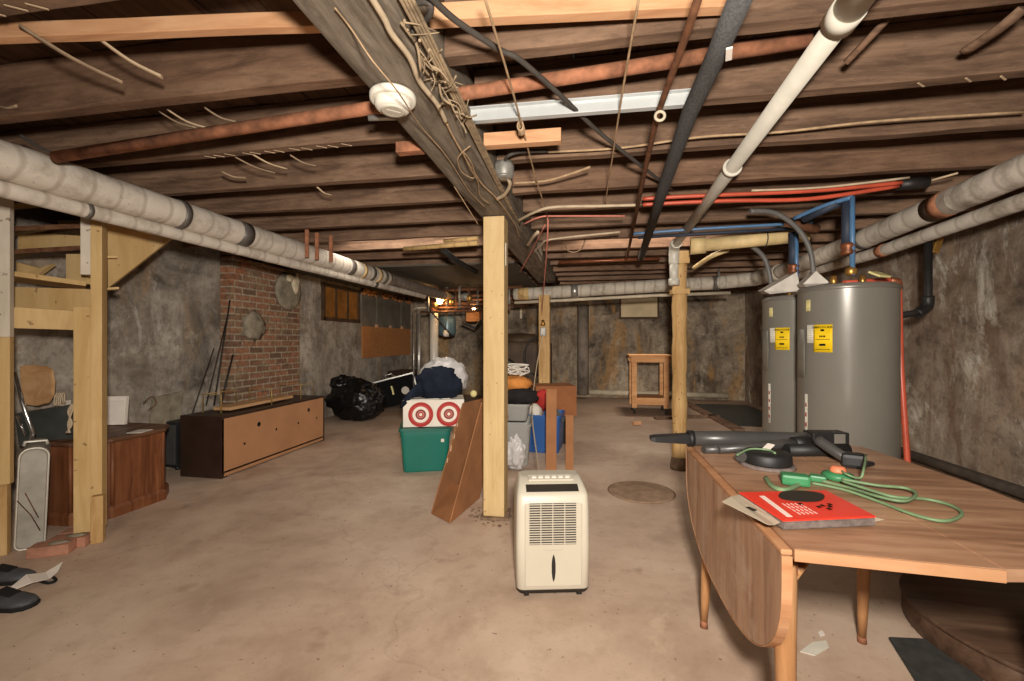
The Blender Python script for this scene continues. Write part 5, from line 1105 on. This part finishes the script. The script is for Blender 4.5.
t = thing('workbench', 'tall narrow pine workbench in front of the back wall', 'table', ((wl + wr) / 2, yw + .25, 0)); bw = wr - wl
obj('top', MB().box((0, 0, zt3 - .015), (bw + .1, .6, .03), None, .003).box((0, -.27, zt3 - .075), (bw + .04, .035, .1), None, .003).box((0, .27, zt3 - .075), (bw + .04, .035, .1), None, .003), 'bench', t)
for sx in (-1, 1):
    for sy in (-1, 1):
        lg = obj('leg', MB().box((sx * (bw / 2 - .04), sy * .22, (zt3 - .03 + .1) / 2), (.085, .05, zt3 - .03 - .1), None, .003), 'bench', t)
        obj('caster', MB().cyl((sx * (bw / 2 - .04) - .015, sy * .22, .035), (sx * (bw / 2 - .04) + .015, sy * .22, .035), .035, .035, 14).box((sx * (bw / 2 - .04), sy * .22, .085), (.03, .03, .04)), 'black', lg)
obj('lower_shelf', MB().box((0, 0, .27), (bw - .06, .5, .02)).box((0, -.25, .22), (bw - .0, .03, .12), None, .003).box((0, .25, .22), (bw - .0, .03, .12), None, .003), 'bench', t)
solo('wood_offcut', MB().box(fz(637, 423, .03), (.12, .05, .05), rz(.4), .002), 'pine', 'small pale wood offcut on the floor below the workbench', 'offcut')
solo('floor_plank', MB().box((1.95, 7.9, .02), (.14, 2.9, .04), rz(.06), .003), 'joist_b', 'long brown plank lying on the floor right of the log post', 'plank')
solo('floor_plank', MB().box((1.55, 7.45, .02), (1.1, .1, .04), rz(.35), .003), 'joist', 'short dark plank lying crosswise near the log post', 'plank')
solo('dark_floor_mat', MB().box((2.55, 8.0, .008), (.95, 2.2, .014), rz(.03), .003), 'slate', 'dark mat on the floor in the far right corner', 'mat')
solo('pit_cover', MB().lathe([(.26, 0), (.27, .006), (.25, .012), (.22, .009), (.21, .012), (.02, .013)], fz(641, 492, 0), 36), 'drain', 'round cement cover set in the floor beside the table', 'cover')
solo('tall_dark_pipe', MB().cyl((-.12, YB - .3, .1), (-.12, YB - .3, 2.0), .12, .12, 16), 'wrapdark', 'dark vertical soil pipe against the back wall', 'pipe')
solo('hook_strip', MB().box(fy(521, 313, 9.75), (.05, .02, .24), None, .004), 'plaster', 'small pale strip hanging on the dark back wall', 'strip')

# ------------------------------------------------------------------ laths, slivers, small wires under the ceiling
def sliver(a_, b_, za, zb_, r_, m, label, grp='lath slivers under the left joists', mid=None):
    A, B = fz(*a_, za), fz(*b_, zb_); c = A.lerp(B, .5) + V((0, 0, -.012))
    return solo('wood_sliver', MB().tube([A, c, B], r_, 6, True, 4, (1.3, .5)), m, label, 'lath', grp)
sliver((20, 26), (123, 83), 2.27, 2.17, .011, 'sliver', 'longest pale lath sliver hanging at the far upper left')
sliver((98, 38), (162, 77), 2.27, 2.18, .011, 'lath', 'straight pale lath sliver right of the longest one')
sliver((168, 110), (206, 128), 2.26, 2.19, .009, 'lath', 'pale lath sliver just above the rusty pipe, right of the pair')
sliver((160, 112), (196, 128), 2.26, 2.19, .008, 'sliver', 'thin lath sliver above the rusty pipe, lower left of the pair')
sliver((205, 108), (236, 122), 2.25, 2.21, .008, 'sliver', 'short lath sliver touching the rusty pipe at its right')
sliver((235, 157), (275, 173), 2.23, 2.19, .007, 'sliver', 'curved wood sliver hanging under the fourth joist')
sliver((250, 153), (287, 169), 2.23, 2.2, .007, 'lath', 'curved pale sliver right of the other under the fourth joist')
sliver((222, 172), (246, 178), 2.22, 2.2, .012, 'sliver', 'splintered tuft of wood under the fourth joist')
sliver((290, 155), (316, 166), 2.23, 2.2, .007, 'sliver', 'small dark sliver at the far right under the fourth joist')
sliver((317, 187), (331, 195), 2.22, 2.2, .007, 'lath', 'tiny sliver under the fifth joist')
sliver((0, 106), (20, 107), 2.28, 2.26, .014, 'sliver', 'splintered wood chip on the second joist at the left edge', None)
solo('wood_sliver', MB().tube([fz(1024, 8, 2.26), fz(1000, 28, 2.24), fz(966, 51, 2.24)], .02, 6, True, 4, (1.2, .6)), 'joist', 'broken brown splinter hanging under the joists at the upper right corner', 'lath')
solo('wood_sliver', MB().tube([fz(846, 63, 2.22), fz(892, 14, 2.3)], .012, 6), 'joist_b', 'thin brown stick slanting beside the front of the white drain pipe', 'lath')
solo('white_stick', MB().tube([fz(922, 183, 2.19), fz(958, 173, 2.2)], .006, 6), 'lath', 'thin pale stick above the right steam pipe', 'stick')
cable('ceiling_cable', [fz(548, 152, 2.235), fz(620, 148, 2.236), fz(700, 137, 2.236), fz(780, 132, 2.236), fz(880, 121, 2.236), fz(1024, 112, 2.236)], .006, 'wire_tan', 'thin tan cable stapled along under a joist on the right')
cable('ceiling_cable', [fz(514, 183, 2.2), fz(545, 181, 2.2), fz(570, 174, 2.21), fz(590, 167, 2.22)], .007, 'wire_tan', 'tan cable arching right from the junction box')
cable('white_cable', [fz(516, 222, 2.14), fz(535, 212, 2.13), fz(555, 207, 2.14), fz(600, 206, 2.15), fz(638, 205, 2.15)], .01, 'wire_white', 'white cable bowing out from the beam near the pink cord')
cable('pink_wire', [fz(524, 224, 2.13), fz(540, 217, 2.14), fz(560, 216, 2.15), (fz(625, 216, 2.15))], .006, 'wire_pink', 'thin pink wire just below the bowing white cable', 'wire')
cable('white_cable', [fz(528, 245, 2.1), fz(534, 236, 2.09), fz(538, 232, 2.1)], .014, 'wire_white', 'short thick white cable end under the beam behind the post')
cable('white_cable', [fz(534, 252, 2.11), fz(542, 244, 2.11), fz(553, 239, 2.13), fz(620, 232, 2.16)], .009, 'wire_white', 'white cable rising right from the beam behind the post')
cable('loose_wire', [fz(564, 240, 2.15), fz(567, 250, 2.0), fz(575, 252, 1.97), fz(582, 248, 2.0), fz(585, 240, 2.15)], .004, 'wire_tan', 'thin wire loop hanging below the joists right of the beam', 'wire')
cable('cross_wire', [fz(520, 272, 2.05), fz(530, 254, 2.08), fz(545, 225, 2.12)], .005, 'wire_pink', 'pinkish wire slanting up behind the square post', 'wire')
solo('small_copper_pipe', MB().cyl((-.35, 5.2, 2.17), (.8, 5.25, 2.19), .02, .02, 10), 'copper', 'thin copper pipe crossing below the joists before the steam pipe', 'pipe')
solo('pvc_scrap', MB().box((2.9, 3.0, 2.0), (.4, .03, .02), rz(.1), .003), 'pvcdirty', 'thin pale rail near the top of the right wall', 'rail')

# ------------------------------------------------------------------ lights
def area(name, loc, rot, size, power, col=(1, .86, .70), sy=None):
    l = bpy.data.lights.new(name, 'AREA'); l.energy = power; l.color = col; l.size = size
    if sy: l.shape = 'RECTANGLE'; l.size_y = sy
    o = bpy.data.objects.new(name, l); C.objects.link(o); o.location = loc; o.rotation_euler = rot; return o
fl = area('flash', (.1, -.12, 1.5), (R(90), 0, 0), .14, 1, (1, .93, .84))
fl.data.use_nodes = True; nt_ = fl.data.node_tree; em_ = nt_.nodes['Emission']; fo_ = nt_.nodes.new('ShaderNodeLightFalloff')
fo_.inputs['Strength'].default_value = 29; nt_.links.new(fo_.outputs['Linear'], em_.inputs['Strength'])
area('bay_fill_near', (-1.0, -.9, 2.40), (0, 0, 0), .5, 20, (1, .82, .62), .3)  # added fill light behind the camera, no actual lamp there
area('bay_fill_left', (-1.9, 4.23, 2.42), (0, 0, 0), 1.4, 9, (1, .9, .78), .3)  # added fill for the left floor, hidden between joists, not a fixture
area('bay_fill_right', (.6, 4.60, 2.42), (0, 0, 0), 1.4, 10, (1, .9, .78), .3)  # added fill for the right side, also out of sight between joists
area('bay_fill_back', (.9, 8.05, 2.40), (0, 0, 0), .3, 20, (1, .88, .74), .3)  # added unseen fill that brightens the far end
for nm, p, e in (('boiler_bulb_light', b1 + V((0, -.12, -.02)), 9), ('small_bulb_light', b2 + V((0, -.1, 0)), 3)):
    l = bpy.data.lights.new(nm, 'POINT'); l.energy = e * .35; l.color = (1, .66, .36); l.shadow_soft_size = .03
    o = bpy.data.objects.new(nm, l); C.objects.link(o); o.location = p
w_ = bpy.data.worlds.new('world'); SC.world = w_; w_.use_nodes = True
w_.node_tree.nodes['Background'].inputs[0].default_value = (.5, .42, .34, 1); w_.node_tree.nodes['Background'].inputs[1].default_value = .05
SC.view_settings.view_transform = 'Standard'; SC.view_settings.look = 'None'; SC.view_settings.gamma = 1; SC.view_settings.exposure = .6
SC.view_settings.use_curve_mapping = False
